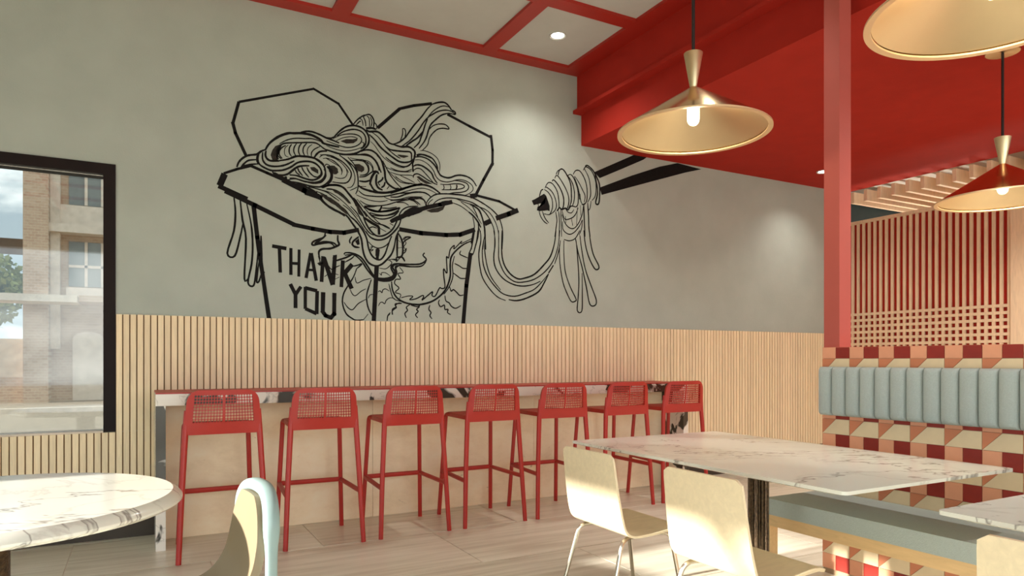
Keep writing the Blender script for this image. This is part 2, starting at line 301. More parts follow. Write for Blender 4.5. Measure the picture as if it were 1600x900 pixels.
MURAL = {
 'flap_outline#1': """19.6:1552,3219 1434,3372 1233,3457
18.8:1233,3457 668,3251
23.2:668,3253 625,3080
24.5:625,3080 643,3009 720,2845""",
 'flap_outline#2': """19.6:751,2770 653,2732 567,2691
46:567,2685 531,2590
36.6:522,2588 730,2511
22.5:756,2771 877,2731 1006,2688
43.4:1006,2688 1160,2627 1284,2586
35.5:581,2549 784,2469 1079,2347
34.3:1079,2345 1226,2327 1364,2314 1480,2317 1591,2349
42.4:1165,2616 1276,2591""",
 'box_edge#1': """32.8:775,2462 802,2221 819,2089 889,1596""",
 'box_edge#2': """35.5:1765,2203 1761,2144
38.4:1756,2058 1731,1595""",
 'flap_outline#3': """38.7:1970,2387 2153,2373 2388,2376 2525,2392 2656,2444
39.5:1968,2494 2081,2553 2211,2603
37.1:2211,2603 2329,2640 2434,2672""",
 'flap_outline#5': """43.3:2767,2511 2835,2546
45.6:2903,2579 3018,2626 3101,2664
22.6:2688,2761 2919,2732 3104,2662""",
 'box_edge#3': """39.5:2625,2219 2586,1935 2556,1607
19:2656,2420 2636,2319""",
 'flap_outline#4': """27.1:1764,3226 1959,3422
24.9:1959,3422 2087,3471 2245,3516""",
 'flap_outline#6': """24.5:2410,3446 2616,3378 2831,3311
26.3:2834,3322 2850,3197 2849,3066
29.1:2849,3072 2758,2911 2680,2765
40.4:2623,2746 2687,2762""",
 'letter#1': """29:912,2163 1021,2151
27.7:967,2155 974,1958""",
 'letter#2': """25.1:1055,2158 1055,1944
23.8:1119,2151 1116,1934
22.4:1055,2037 1118,2038""",
 'letter#3': """25.4:1209,2130 1173,1926
28.3:1214,2130 1254,1908
19.8:1183,1993 1245,1993""",
 'letter#4': """31.3:1309,2111 1296,1901
37.2:1314,2102 1387,1881
34.4:1405,2125 1387,1884""",
 'letter#5': """31.8:1470,2088 1457,1867
37.7:1548,2061 1470,1966
36.2:1483,1988 1543,1858""",
 'letter#6': """30.7:1050,1872 1091,1790
28:1133,1855 1091,1790
30.8:1091,1796 1091,1681""",
 'letter#7': """26.7:1167,1855 1167,1677
28.3:1167,1680 1257,1642
31.2:1257,1639 1261,1827
28.3:1261,1827 1165,1847""",
 'letter#8': """34.2:1309,1819 1306,1656
31.4:1306,1659 1329,1629 1372,1613
34.4:1372,1613 1398,1644 1400,1803""",
 'noodle_lines': """15.1:632,2518 643,2401 632,2256 585,2082 638,2065 677,2212 700,2335
15.2:677,2501 694,2346 719,2203 708,1895 739,1902
15.3:722,2488 757,2316 768,2159 760,2013 734,1866 774,1844 791,1942 808,2113
13.6:814,2029 797,1881 814,1880 829,1932
17:765,2462 780,2439
17.1:829,2237 837,1993 855,1946
17:653,2748 668,2789 699,2826 740,2851 798,2867 829,2894 861,2912
13.9:684,2752 704,2780 740,2812 803,2826
13.9:658,2730 704,2763 751,2781 808,2794
13.9:804,2868 799,2823 811,2789
20.7:861,2909 882,2951 914,2990 968,3034 1033,3067 1077,3074 1143,3084 1216,3081 1273,3061 1295,3047 1312,3029 1370,3021 1440,3017
16.1:1132,3091 1177,3105 1222,3108 1278,3096 1335,3076 1382,3066 1440,3050
10.4:968,2974 1011,3004 1055,3025 1104,3038 1160,3044 1216,3052 1256,3048 1295,3038
12.8:981,2856 952,2883 946,2916 962,2946 995,2978 1044,2992 1121,3005 1188,3017 1244,3022 1278,3010 1324,2982 1382,2970 1440,2965
17.2:867,2905 862,2871 874,2844 903,2831 968,2839
11:1017,2968 990,2950 968,2919 968,2885 990,2860
6.3:1036,2974 1011,2948 1005,2913 1014,2886 1038,2878
10.3:1061,2984 1044,2953 1043,2913 1060,2887
10.3:1099,2995 1081,2964 1077,2929 1093,2896
11.2:1138,3003 1120,2975 1114,2935 1127,2901
11.2:1178,3009 1154,2975 1149,2939 1160,2910
7.2:1222,3007 1193,2980 1182,2944 1188,2911
9.7:1284,2999 1239,2970 1216,2938 1215,2906
16.1:1341,2970 1290,2960 1261,2938 1239,2905
7.3:1440,2899 1405,2930 1353,2940 1307,2933 1278,2909
6.5:1434,2869 1387,2898 1341,2912 1307,2904
17.6:968,2841 1033,2861 1093,2892 1149,2900 1193,2902 1244,2896 1295,2871 1315,2853
15.7:842,2890 841,2834 866,2799 914,2789 979,2800 1033,2824 1082,2856
15.8:814,2875 806,2829 819,2792 856,2770 903,2756 952,2760 1000,2772 1055,2802 1104,2842 1154,2860 1210,2865 1256,2851 1290,2815 1291,2775 1267,2750
17.4:914,2749 936,2727 990,2728 1033,2745 1066,2775 1104,2808 1149,2824 1199,2831
14.5:1244,2893 1295,2862 1321,2831 1327,2780 1304,2734 1261,2707 1210,2699 1154,2701 1088,2715 1044,2711
22.8:1341,2845 1373,2815 1379,2775 1367,2733 1341,2698
16:1044,2738 1104,2739 1165,2724 1222,2719 1267,2738 1298,2776 1295,2805
10.3:1088,2783 1099,2762 1124,2748
11.9:1107,2803 1118,2776 1146,2744
12:1139,2813 1155,2781 1196,2737
12:1179,2818 1196,2783 1236,2750 1273,2750
26.8:1017,2723 1017,2706
31.6:1000,2710 1055,2677
8.1:1315,2836 1335,2862 1364,2854
7.4:1405,2764 1440,2759
7.3:1376,2722 1440,2724
14.5:1043,2686 1112,2684 1182,2672 1248,2668 1294,2675 1335,2704 1367,2744 1372,2787 1356,2816
11.6:1033,2698 1092,2713 1142,2705 1213,2693 1263,2699 1299,2715 1328,2755 1330,2787 1315,2821
21.2:926,2740 965,2719 1008,2705
17.3:1092,2674 1182,2654 1263,2617
10.2:1192,2661 1258,2653 1335,2636 1387,2605 1440,2574
8.8:1253,2632 1315,2613 1377,2578 1440,2548
16.1:1279,2580 1304,2554 1335,2532 1387,2506 1440,2480
11.7:1304,2664 1351,2690 1398,2698 1440,2701
10.3:1335,2662 1387,2663 1440,2643
16.6:1399,3095 1440,3145 1493,3191 1552,3213 1612,3210 1660,3185 1688,3136 1685,3082 1660,3043 1624,3014
11.6:1552,3216 1594,3270 1642,3310 1660,3316
10:1582,3223 1612,3258 1618,3253
8.3:1600,3283 1630,3270 1639,3224
10.8:1660,3313 1642,3301 1657,3268 1663,3222
13.4:1657,3316 1691,3327 1715,3314 1733,3275 1727,3220
8.3:1669,3312 1691,3292 1694,3215
8.4:1700,3311 1715,3266 1703,3216
10.1:1733,3269 1755,3248 1758,3213
18.4:1663,3207 1715,3217 1752,3212
13.2:1422,3107 1475,3150 1552,3180 1612,3178 1648,3154 1663,3114 1657,3066 1630,3032
9.9:1387,3078 1446,3114 1510,3135 1570,3142 1612,3130 1627,3103 1612,3071 1570,3041 1510,3024 1452,3027 1393,3039 1335,3053
7.4:1416,3065 1469,3097 1528,3115 1570,3118 1594,3110
14.6:1335,3079 1370,3079 1399,3095
16.4:1335,2981 1393,2969 1463,2961 1534,2971 1588,2991 1630,3020
7.4:1335,3013 1393,2998 1463,2990 1522,2998 1582,3019 1630,3044
10:1630,3086 1648,3077 1636,3045 1618,3025
18.5:1666,3198 1691,3184 1752,3194 1789,3182 1833,3146 1864,3115 1908,3106
17:1691,3160 1740,3120 1789,3067 1845,3027 1902,2993 1952,2969 2003,2967 2048,2979 2068,2997
10.1:1715,3182 1764,3154 1801,3117 1839,3075 1876,3044 1914,3022
15.4:1839,3078 1876,3059 1927,3057 1991,3060 2048,3065 2065,3046 2065,2997
18.9:1908,3106 1971,3097 2036,3107 2081,3089 2097,3063 2091,3019 2074,2961
12:1940,3022 1978,3022 2036,3024
10.2:1870,3049 1914,3019 1965,2996
6.8:1703,3103 1740,3072 1777,3024 1826,2976 1889,2943 1952,2921 2003,2921
13.7:1833,2989 1889,2955 1952,2933 2010,2931 2055,2959 2074,2998
6.8:1814,2914 1876,2892 1940,2882 2036,2889 2068,2905
12.1:2078,3011 2074,2949 2084,2907
15.1:1618,3007 1666,3026 1715,3027 1764,2998 1801,2949 1820,2897 1833,2856
15.1:1594,2974 1654,2988 1703,2980 1746,2947 1770,2909 1795,2852
7.5:1528,2941 1588,2937 1642,2939 1678,2914 1691,2868 1685,2837
7.5:1642,2939 1691,2931 1721,2896 1727,2861
9.9:1510,2944 1558,2898 1588,2843 1594,2826
11.5:1440,2952 1493,2918 1534,2877 1564,2822
7.4:1335,2931 1405,2918 1463,2885 1505,2838 1516,2816
7.3:1335,2908 1393,2881 1446,2853 1463,2809
13.8:2259,3514 2212,3465 2159,3388 2094,3309 2042,3233 2010,3185 1965,3142 1921,3117 1883,3105
15.9:2259,3514 2312,3538 2366,3549 2401,3536 2428,3509 2442,3492
14.2:2442,3492 2473,3482 2480,3458
12.2:2480,3458 2442,3480 2387,3483 2319,3462 2265,3428 2219,3392 2172,3334 2126,3259 2061,3175 2003,3123 1971,3097
10.5:2219,3398 2265,3453 2319,3496 2366,3517 2414,3516
14:2476,3457 2414,3459 2346,3432 2292,3385 2245,3334 2222,3280 2205,3222 2179,3168 2133,3105
13.9:2215,3379 2192,3325 2172,3260 2153,3207 2133,3155 2087,3105
15.5:2179,3273 2126,3203 2068,3157 2016,3113
10.3:1984,3255 1984,3206 1965,3148
10.3:1984,3255 2003,3255 2013,3223 2003,3178
11.4:2225,3284 2265,3325 2319,3349 2373,3355 2404,3341 2414,3320 2360,3318 2306,3300 2259,3255 2229,3207 2212,3148 2166,3095
8.7:2225,3275 2212,3241 2205,3215
13.9:2110,3047 2146,3058 2199,3053 2259,3036
7.9:2146,3089 2186,3094 2252,3079 2306,3043 2329,2989 2326,2933
13.9:2113,3038 2153,3056 2199,3056 2259,3036 2299,2985 2309,2949
15.9:2100,3027 2153,3037 2212,3027 2259,2999 2292,2966 2312,2931 2339,2897 2394,2885 2435,2893 2483,2915 2539,2925 2602,2917 2651,2891 2687,2844
8.8:2097,3001 2146,3008 2199,2991 2245,2959 2272,2926 2292,2884 2333,2852 2394,2847 2442,2859 2490,2877 2546,2884 2602,2872 2644,2845 2651,2807 2616,2771 2574,2750
15.7:2081,2944 2113,2961 2159,2960 2212,2936 2252,2904 2272,2863 2306,2823
10.4:2081,2907 2113,2930 2153,2929 2199,2891 2239,2853 2279,2814
10.7:2469,2869 2532,2870 2588,2858 2609,2828 2588,2793 2532,2771 2469,2761 2414,2745
10.7:2333,2820 2401,2825 2469,2840 2532,2844 2567,2829 2546,2808 2483,2791 2414,2780 2346,2772
8.8:2363,2818 2370,2793 2360,2773
8:2428,2826 2435,2801 2424,2781
12.5:2490,2836 2493,2814 2483,2794
12.1:2081,2845 2087,2871 2120,2884 2166,2868 2225,2838 2306,2811
17.3:1876,2686 1971,2728 2055,2768 2133,2790 2199,2795 2265,2778 2333,2739
7.8:1876,2668 1971,2703 2068,2739 2133,2759 2186,2765 2245,2754 2299,2732
13.8:1876,2656 1940,2663 2016,2696 2087,2720 2166,2729 2212,2719 2245,2697
10.3:1876,2626 1971,2642 2068,2671 2133,2682 2172,2671 2199,2643
7.7:1914,2843 1971,2807 2036,2791 2120,2795
7.7:1965,2849 2036,2827 2094,2804
8.5:1876,2838 1927,2783 1984,2735
7.7:1876,2868 1952,2854 2055,2864 2081,2858
10.3:1876,2905 1940,2888 2016,2892 2068,2918
15.5:2074,2986 2078,2919 2081,2895
10.4:2120,2838 2146,2810
8.9:2333,2736 2401,2743 2442,2742 2539,2746 2581,2741
11.5:1284,2930 1341,2938 1411,2925 1469,2898 1516,2857 1540,2813 1528,2764 1499,2731 1446,2722 1387,2724
7.3:1324,2910 1387,2901 1434,2869 1463,2832 1457,2791
7.4:1399,2766 1446,2760 1487,2774 1505,2808 1499,2843
11.6:1446,2947 1505,2914 1558,2874 1588,2825 1597,2761 1594,2690 1576,2646
7.4:1505,2902 1546,2855 1570,2793 1564,2739 1540,2701 1505,2691
7.4:1528,2670 1570,2693 1588,2707
11.6:1528,2920 1600,2930 1648,2925 1678,2890 1685,2849 1660,2819 1612,2807
7.5:1636,2935 1691,2916 1721,2878 1715,2841
15:1516,2963 1612,2979 1685,2981 1733,2957 1764,2914 1777,2867
11.7:1606,2792 1660,2805 1715,2847 1752,2864
15:1606,2759 1660,2760 1709,2781
8.3:1612,2715 1666,2719
18.6:1758,2997 1795,2960 1814,2908 1826,2862 1833,2802 1858,2763 1914,2733 1952,2738
10.2:1808,2956 1839,2900 1870,2849 1921,2789 1978,2741
7.7:1851,2883 1908,2830 1965,2794 2048,2786
7.7:1921,2831 1997,2798 2074,2795
20.1:1697,2737 1709,2793 1733,2838 1758,2856 1774,2837
16.8:1697,2761 1709,2733 1733,2700 1770,2686
18.5:1758,2835 1752,2798 1752,2756 1770,2722 1808,2706
15.2:1811,2817 1801,2792 1764,2764
15.2:1829,2778 1820,2746 1795,2725
11.9:1864,2745 1845,2719
13.5:1764,2770 1783,2742
20.3:1600,2720 1636,2700 1697,2687 1758,2682 1833,2687 1895,2704 1959,2729 2042,2761 2166,2806
11.8:1600,2678 1648,2648 1721,2645 1795,2650 1870,2668 1959,2696 2074,2715 2166,2732
7.5:1582,2641 1636,2623 1709,2607 1789,2607 1851,2623
7.7:1820,2650 1883,2633 1965,2648 2042,2675 2166,2689
10.2:1612,2597 1672,2568 1758,2568 1845,2586 1933,2620 2036,2649 2166,2676
16.7:1648,2553 1697,2555 1758,2568
13.5:1648,2547 1709,2530 1777,2522 1858,2533 1933,2559 1965,2571
15.2:1801,2572 1786,2538 1770,2524
11.8:1697,2505 1758,2493 1833,2494 1908,2514 1952,2549
10.2:1801,2554 1870,2559 1933,2577
8.6:1933,2614 1997,2621 2042,2601
10.4:2036,2656 2094,2650 2146,2618
12:1946,2493 1978,2551 2036,2588 2126,2604
8.6:1978,2503 2016,2549 2074,2586 2140,2593
18:1295,2666 1353,2693 1422,2702 1475,2687 1516,2645 1558,2597 1582,2546
11.5:1335,2659 1399,2661 1457,2638 1499,2602 1534,2565
7.4:1284,2650 1353,2638 1416,2610 1481,2565 1540,2512 1594,2459
7.3:1284,2619 1341,2608
19.5:1284,2595 1318,2547 1376,2507 1446,2479 1487,2454
14.9:1558,2615 1594,2571 1630,2522 1672,2466
8.3:1588,2606 1636,2552 1685,2503 1721,2465
16.7:1335,2532 1399,2498 1475,2470 1510,2450 1552,2396 1594,2340 1624,2278 1636,2196 1654,2131 1691,2080 1746,2060 1795,2075 1839,2114 1883,2166 1908,2228 1927,2321 1952,2378
15:1434,2542 1487,2507 1528,2458 1570,2427 1612,2383 1648,2333 1672,2276 1685,2211 1709,2153 1746,2120 1789,2117 1826,2162 1851,2230 1876,2299 1889,2324
9.1:1469,2546 1516,2516 1564,2468 1600,2424 1636,2374 1660,2340
11.6:1534,2541 1588,2488 1624,2426 1660,2370 1697,2332 1733,2317
15.2:1660,2346 1697,2302 1746,2282 1801,2286 1858,2315 1914,2369 1952,2421 1971,2478
15.1:1600,2536 1636,2481 1660,2418 1697,2361 1746,2318 1801,2317 1858,2346 1902,2392 1933,2456 1946,2487
10.1:1685,2259 1721,2226 1770,2212 1820,2228 1858,2261 1876,2299
25.1:1648,2458 1709,2422 1758,2400 1777,2387
10.1:1691,2373 1721,2387 1758,2379
37:1774,2392 1777,2326
40.3:1766,2211 1761,2121
10.1:1783,2381 1839,2356
7.6:1697,2499 1758,2439 1820,2403 1883,2378
11.8:1648,2512 1697,2457 1758,2421 1820,2409 1870,2389
11.8:1691,2504 1733,2472 1795,2460 1858,2473 1914,2502 1952,2543
10.1:1703,2487 1758,2484 1833,2494 1908,2526 1959,2562
39.2:1876,2444 1933,2477 1978,2493
10.2:1870,2431 1902,2416
17.2:1978,2490 2010,2542 2068,2573 2140,2587
51.7:2003,2514 2074,2546 2166,2583
15.2:1648,2547 1709,2524 1777,2519 1858,2539 1959,2574
11.8:1795,2557 1783,2531
7.5:1697,2212 1721,2220 1697,2188 1727,2197 1706,2177
12.6:2205,2606 2205,2643 2239,2690 2292,2725 2366,2739 2449,2746 2553,2748 2644,2736 2730,2706 2816,2664 2875,2624 2919,2576 2949,2493 2956,2408 2949,2289
10.8:2259,2618 2279,2651 2326,2685 2394,2705 2476,2711 2560,2704 2644,2691 2723,2654 2787,2602 2838,2529 2868,2453 2871,2375 2868,2283
7.9:2219,2614 2225,2645 2265,2681
8.2:2483,2708 2560,2688 2623,2676 2694,2664 2802,2630 2875,2545 2912,2431 2912,2286
14.1:2339,2658 2380,2672 2435,2681
8:2449,2670 2532,2647 2609,2603
16.3:2609,2603 2658,2570 2701,2522 2730,2473
8.1:2532,2685 2616,2636 2687,2573 2737,2506
16.3:2623,2672 2672,2655 2715,2627 2744,2565 2766,2483 2773,2406 2780,2276
9.9:2644,2662 2680,2604 2701,2561
9.9:2648,2562 2665,2487 2658,2409 2651,2357
12.7:2701,2522 2708,2465 2701,2387 2680,2314 2665,2268
8.2:2715,2465 2730,2402 2730,2337 2715,2271
8.2:2769,2405 2758,2340 2751,2274
9:2651,2427 2644,2356 2637,2265
7.8:2048,2657 2126,2672 2179,2659 2199,2611
8.6:2048,2651 2087,2643 2126,2616
11.5:2725,2447 2730,2357 2710,2237 2720,2120 2750,2013 2821,1917 2903,1848 2986,1819
11.7:2760,2368 2745,2267 2755,2141 2800,2034 2882,1938 2965,1878 3081,1863 3198,1898 3296,1940 3384,2020 3451,2096
11.5:2775,2379 2770,2269 2795,2125 2841,2019 2934,1913
15.8:3017,1829 3102,1823 3209,1851 3340,1918 3406,2012 3451,2091
13:2862,2459 2877,2351 2862,2212 2882,2113 2955,2025 3059,1975 3166,1962 3274,1981 3362,2019
11.8:2913,2464 2913,2298 2918,2188 2975,2072 3070,2003 3166,1999 3296,2035 3417,2118 3507,2229 3558,2367 3580,2523
15.8:2949,2467 2944,2282 2965,2164 3028,2075 3112,2029 3187,2038 3296,2082 3406,2184 3473,2265 3518,2393 3535,2519
10.3:2918,2188 2955,2099 3007,2037
10.8:3586,2427 3563,2310 3518,2191
18.8:3507,2181 3451,2101
12.7:2765,2451 2775,2360
11.4:2700,2445 2685,2335 2650,2224 2610,2217 2640,2295 2670,2442
12.2:3575,2378 3580,2205 3615,2023 3666,1910 3713,1839 3759,1845 3765,1870 3701,1979 3643,2122 3626,2285 3626,2430
13.7:3765,2452 3782,2316 3800,2072 3794,1906 3782,1753 3835,1750 3841,1908 3839,2124
13.8:3759,2461 3794,2317 3841,2173 3889,1989 3930,1823 3991,1810 4009,1865 3948,2001 3877,2165 3835,2349 3812,2495
15.2:3859,2548 3877,2412 3919,2286 3985,2182 4027,2173 4039,2210 3972,2320 3936,2456 3925,2554
10.9:3626,2440 3689,2431 3759,2461 3812,2544
10.3:3345,2693 3363,2638 3401,2593 3440,2572
10.3:3382,2689 3411,2627 3454,2582
11.4:3335,2757 3345,2693
12.5:3349,2824 3368,2883 3392,2898
10.3:3401,2899 3449,2876 3488,2823 3497,2750 3483,2699 3459,2664 3401,2666
10.3:3411,2913 3430,2923 3488,2889 3526,2827 3541,2755 3517,2703 3459,2660
11.5:3416,2925 3449,2970 3497,2964 3546,2904 3565,2832 3570,2749 3555,2707
13.9:3492,2988 3512,3003 3565,2956 3604,2894 3624,2830 3619,2755 3594,2727 3575,2750
11.6:3521,3020 3546,3052 3594,3009 3644,2940 3678,2869 3683,2803 3663,2743 3634,2740
14:3560,3054 3575,3106 3614,3119 3663,3067 3703,2989 3713,2890 3708,2806 3673,2731
9.3:3536,3059 3555,3095 3590,3116
11.7:3663,3059 3703,3081 3743,3044 3783,2956 3793,2874 3788,2798 3763,2770 3733,2775
11.7:3673,3064 3723,3000 3748,2910 3743,2826 3723,2774
11.8:3733,3084 3763,3126 3813,3128 3864,3067 3894,2987 3899,2886 3884,2825 3833,2798
10.6:3753,3070 3803,3009 3843,2947 3874,2891 3864,2823
10.6:3743,3069 3783,2982 3803,2917 3823,2835 3843,2804
11.9:3853,3142 3884,3180 3945,3154 3987,3091 4007,3009 3997,2905 3956,2854
10.7:3864,3160 3915,3082 3935,3000 3940,2899 3904,2831
16.7:3874,3183 3904,3195 3966,3157 4018,3087 4049,3014 4049,2902 4038,2833 4012,2822 4002,2846 4023,2925 4018,3010 3992,3117
13:3884,2825 3864,2806 3843,2799
15.1:3546,2706 3575,2742 3604,2728 3644,2745 3673,2731 3708,2772 3763,2770
10.4:3531,2700 3546,2623 3536,2540 3521,2456
10.4:3565,2708 3575,2609 3570,2460
9.3:3590,2727 3594,2628 3599,2463
10.5:3604,2720 3634,2640 3693,2646 3753,2685 3793,2765
9.3:3644,2741 3673,2710 3713,2706 3743,2743
10.5:3604,2679 3634,2607 3683,2561 3743,2558 3803,2623 3843,2719 3853,2788
10.5:3609,2613 3619,2531 3683,2495 3743,2517 3803,2581 3843,2652
9.4:3713,2656 3728,2582
9.4:3783,2772 3773,2595
9.3:3644,2666 3648,2600
9.4:3818,2792 3823,2692
14.2:3859,2805 3864,2654 3874,2486
14.2:3904,2827 3915,2701 3920,2575 3935,2491
9.5:3945,2848 3935,2779 3915,2752
9.4:3843,2652 3833,2567 3803,2497""",
 'shading': """0:914,2917 936,2951 990,2980 968,2956 946,2922 942,2893 965,2854 946,2839 914,2838 901,2876
0:1204,2820 1239,2827 1270,2807 1270,2775 1244,2785 1216,2797
0:1353,2846 1387,2857 1419,2841 1431,2816 1422,2793 1396,2787 1376,2809
0:1284,2615 1335,2607 1387,2579 1440,2543 1440,2522 1377,2547 1325,2578
0:1382,2660 1408,2655 1440,2648 1440,2627 1403,2639
0:1449,3067 1499,3092 1552,3098 1594,3113 1588,3091 1558,3066 1499,3054
0:1940,3022 1978,3025 2036,3022 1997,3005 1965,3008
0:1564,2893 1606,2901 1642,2885 1651,2863 1636,2840 1600,2838 1582,2860
0:1335,2845 1382,2859 1422,2844 1434,2805 1370,2797 1353,2824
0:2110,2858 2133,2867 2179,2842 2239,2821 2265,2812 2199,2807 2146,2829
0:1353,2853 1399,2859 1428,2837 1431,2805 1408,2787 1384,2805
0:1564,2893 1612,2899 1648,2880 1648,2851 1624,2833 1594,2855
0:1382,2656 1434,2653 1481,2618 1522,2581 1540,2559 1516,2563 1469,2605 1422,2634
0:1318,2605 1370,2594 1434,2554 1487,2507 1510,2462 1457,2498 1387,2549
0:1564,2615 1588,2594 1612,2526 1642,2463 1600,2483 1576,2557
0:2199,2574 2272,2600 2312,2611 2380,2637 2360,2597 2312,2570 2245,2560
0:3798,2916 3818,2902 3823,2843 3803,2850""",
 'chopstick_tip#1': """0:3265,2778 3298,2794 3363,2825 3401,2858 3425,2841 3464,2747 3464,2697 3440,2703 3401,2695 3354,2686 3321,2691 3330,2728 3382,2746 3411,2765 3354,2759 3316,2747 3288,2736""",
 'chopstick#1': """0:3983,3139 4476,3379 4686,3408 4607,3350 4336,3221 4051,3088""",
 'chopstick#2': """0:4051,2994 4451,3164 4819,3305 5066,3377 5408,3355 5178,3289 4712,3135 4075,2923""",
 'dragon_lines': """16:1326,2301 1314,2265 1264,2241 1226,2219 1226,2194 1289,2212 1364,2224 1403,2195
16:1333,2285 1289,2243 1239,2208
14.3:1245,2202 1314,2229 1390,2226 1422,2203
17.9:1428,2293 1428,2248 1439,2217 1409,2196 1364,2177 1301,2168 1274,2141 1282,2084
16:1274,2058 1282,2040 1314,2061 1276,2046
16.4:1604,2296 1552,2246 1558,2214 1604,2204
0:1571,2254 1604,2282 1611,2231 1591,2223
12.7:1545,2291 1526,2256 1532,2231
16.3:1409,2080 1493,2112 1545,2141
16.6:1480,2137 1493,2153 1558,2151 1624,2121 1678,2053 1725,1983 1772,1953 1840,1950 1896,1973 1916,2021 1896,2060 1937,2089 2049,2094
14.8:1486,2131 1558,2140 1624,2095 1678,2020 1738,1958 1799,1937 1882,1946 1923,1988 1923,2048 1958,2077 2049,2076
0:1390,2124 1422,2132 1409,2093 1384,2098
12.7:1584,2025 1557,1955 1512,1881 1479,1822 1466,1763 1473,1705 1499,1648 1538,1617 1577,1599 1643,1604
9.1:1479,1744 1512,1700 1551,1685 1597,1736 1663,1775
8.2:1571,1959 1587,1908 1643,1934 1710,1954
8.2:1531,1850 1551,1812 1577,1803 1623,1841 1663,1863
8.3:1643,1604 1683,1654
12.9:1710,1944 1687,1877 1670,1811 1673,1745 1690,1687 1717,1642
12.8:1557,2046 1590,2055 1630,2070 1580,2022
10.9:1486,2074 1538,2106 1564,2131
8.9:1263,2052 1282,2041 1282,2073 1269,2110
7.2:1319,1945 1370,1976 1434,1967
7.2:1402,1927 1440,1949
9:1351,2039 1376,2009 1415,2030 1447,2045
7.4:1683,1785 1697,1812 1724,1820
8.4:1778,2044 1833,2041 1867,2066 1888,2094 1874,2113 1846,2118
7.4:1778,2001 1798,1985 1798,2005 1833,2007 1874,1983
8.4:1768,1842 1785,1852 1802,1837 1809,1860 1833,1871 1867,1853
8.4:1771,1723 1785,1750 1805,1757 1826,1745 1840,1775 1874,1797 1916,1792
8.4:1846,1599 1853,1639 1874,1660
8.4:1898,1654 1895,1687 1930,1715 1923,1735 1951,1756 1979,1754
10.2:1957,2063 1991,2019 1943,2007 1967,1963 1924,1956 1914,1919 1952,1884 1919,1846 1967,1830 1957,1793
11.8:1971,1801 2039,1820 2078,1817 2048,1788 2107,1799 2166,1830 2176,1816 2161,1788 2215,1832 2260,1867 2255,1834 2285,1830 2326,1903 2346,1899 2377,1915 2366,2018 2366,2075 2397,2039 2392,2181 2412,2173 2428,2250 2469,2291 2464,2257 2542,2335 2532,2310 2642,2367
17.1:1886,1936 1895,1863 1933,1801 2000,1763 2097,1748 2176,1756 2265,1787 2346,1847 2397,1916 2428,2012 2428,2107 2438,2184 2490,2250 2563,2308 2648,2348
8.9:1862,1916 1876,1862 1905,1791 1981,1767
10.6:2469,2196 2449,2109 2454,2014 2418,1917 2366,1848
10.4:2058,1742 2117,1730 2146,1745
10.2:1848,1603 1853,1644 1876,1672
11.5:1891,1654 1895,1700 1924,1719 1919,1746 1976,1753
11.6:2019,1630 2005,1667 2029,1695 2019,1722 2058,1751
11.7:2122,1633 2102,1660 2126,1689 2112,1707 2141,1731
11.8:2255,1628 2235,1655 2245,1684 2225,1711 2235,1749
11.9:2433,1671 2402,1689 2407,1717 2377,1716 2372,1754 2336,1738 2316,1771 2326,1799
12:2532,1755 2480,1729 2438,1747 2418,1775 2387,1792 2377,1839
12:2558,1852 2521,1846 2490,1873 2459,1895 2438,1880 2423,1917
10.7:2584,2002 2532,1999 2500,2016 2459,2043
10.7:2600,2094 2553,2091 2511,2113 2469,2129
10.7:2605,2186 2553,2202 2521,2218 2532,2248
15.4:1764,1961 1820,1959 1876,1972 1905,2000 1881,2054 1914,2088 2010,2091 2126,2099 2176,2119 2201,2148 2171,2179 2186,2203
12.8:1764,1938 1858,1943 1914,1974 1933,2020 1919,2061 1952,2076 2048,2073 2146,2082 2186,2110 2205,2144
11.6:1991,2299 2019,2324 2058,2328 2024,2306 1995,2281 1991,2244
10.3:2019,2232 2010,2200 1986,2179
10.3:1991,2244 2019,2209
11.5:1886,2127 1933,2121 1928,2143 1981,2152 2005,2117 1986,2147
17:1940,2353 1936,2255 1936,2145
17.1:1946,2353 1978,2295 1987,2222 1978,2161 1936,2142
6.8:1946,2292 1971,2276
6.8:1940,2225 1978,2234
7.7:1978,2295 2010,2328 2061,2329 2003,2297 2016,2274 1991,2235 1997,2205 2019,2231
7.7:1864,2122 1921,2129 1930,2108 1971,2148 2003,2113
7.4:1540,2224 1570,2267 1600,2282
8.3:1540,2224 1570,2202 1612,2206""",
}
# ================================================================== the room
WY = 5.66            # front wall plane
SX, SZ = 3.83, 3.38  # lower red ceiling begins here, at this height
CZ = 4.05            # high ceiling
RX = 7.86            # right wall plane
LX = -3.0            # left wall
BY = -3.6            # back wall

# ---- floor of large streaked planks
bm = new_bm(); box(bm, LX - 0.2, 11.2, BY - 0.2, WY + 0.2, -0.2, -0.004)
floor = struct('floor', bm, M['floor_grout'])
def plank(w, d):
    bm = new_bm(); box(bm, 0, w, 0, d, -0.004, 0); bevel(bm, 0.001, 1); return mesh('floor_tile', bm, M['floor'], 0)
TW, TD, G = 1.5, 0.85, 0.007
full = plank(TW - G, TD - G)
for r in range(11):
    y = 4.735 - 0.85 * (r - 1)
    off = (0.39, 1.10)[r % 2] if r else 0.40
    for k in range(-3, 6):
        x = off + TW * k
        if x > RX: continue
        x0 = max(x, LX - 0.1); d = min(TD, WY - y)
        if x0 == x and x + TW < RX + 0.3 and d == TD: put('floor_tile', full, floor, (x + G/2, y + G/2, 0))
        else:
            w = min(x + TW, RX + 0.2) - x0
            if w > 0.03: put('floor_tile', plank(w - G, d - G), floor, (x0 + G/2, y + G/2, 0))

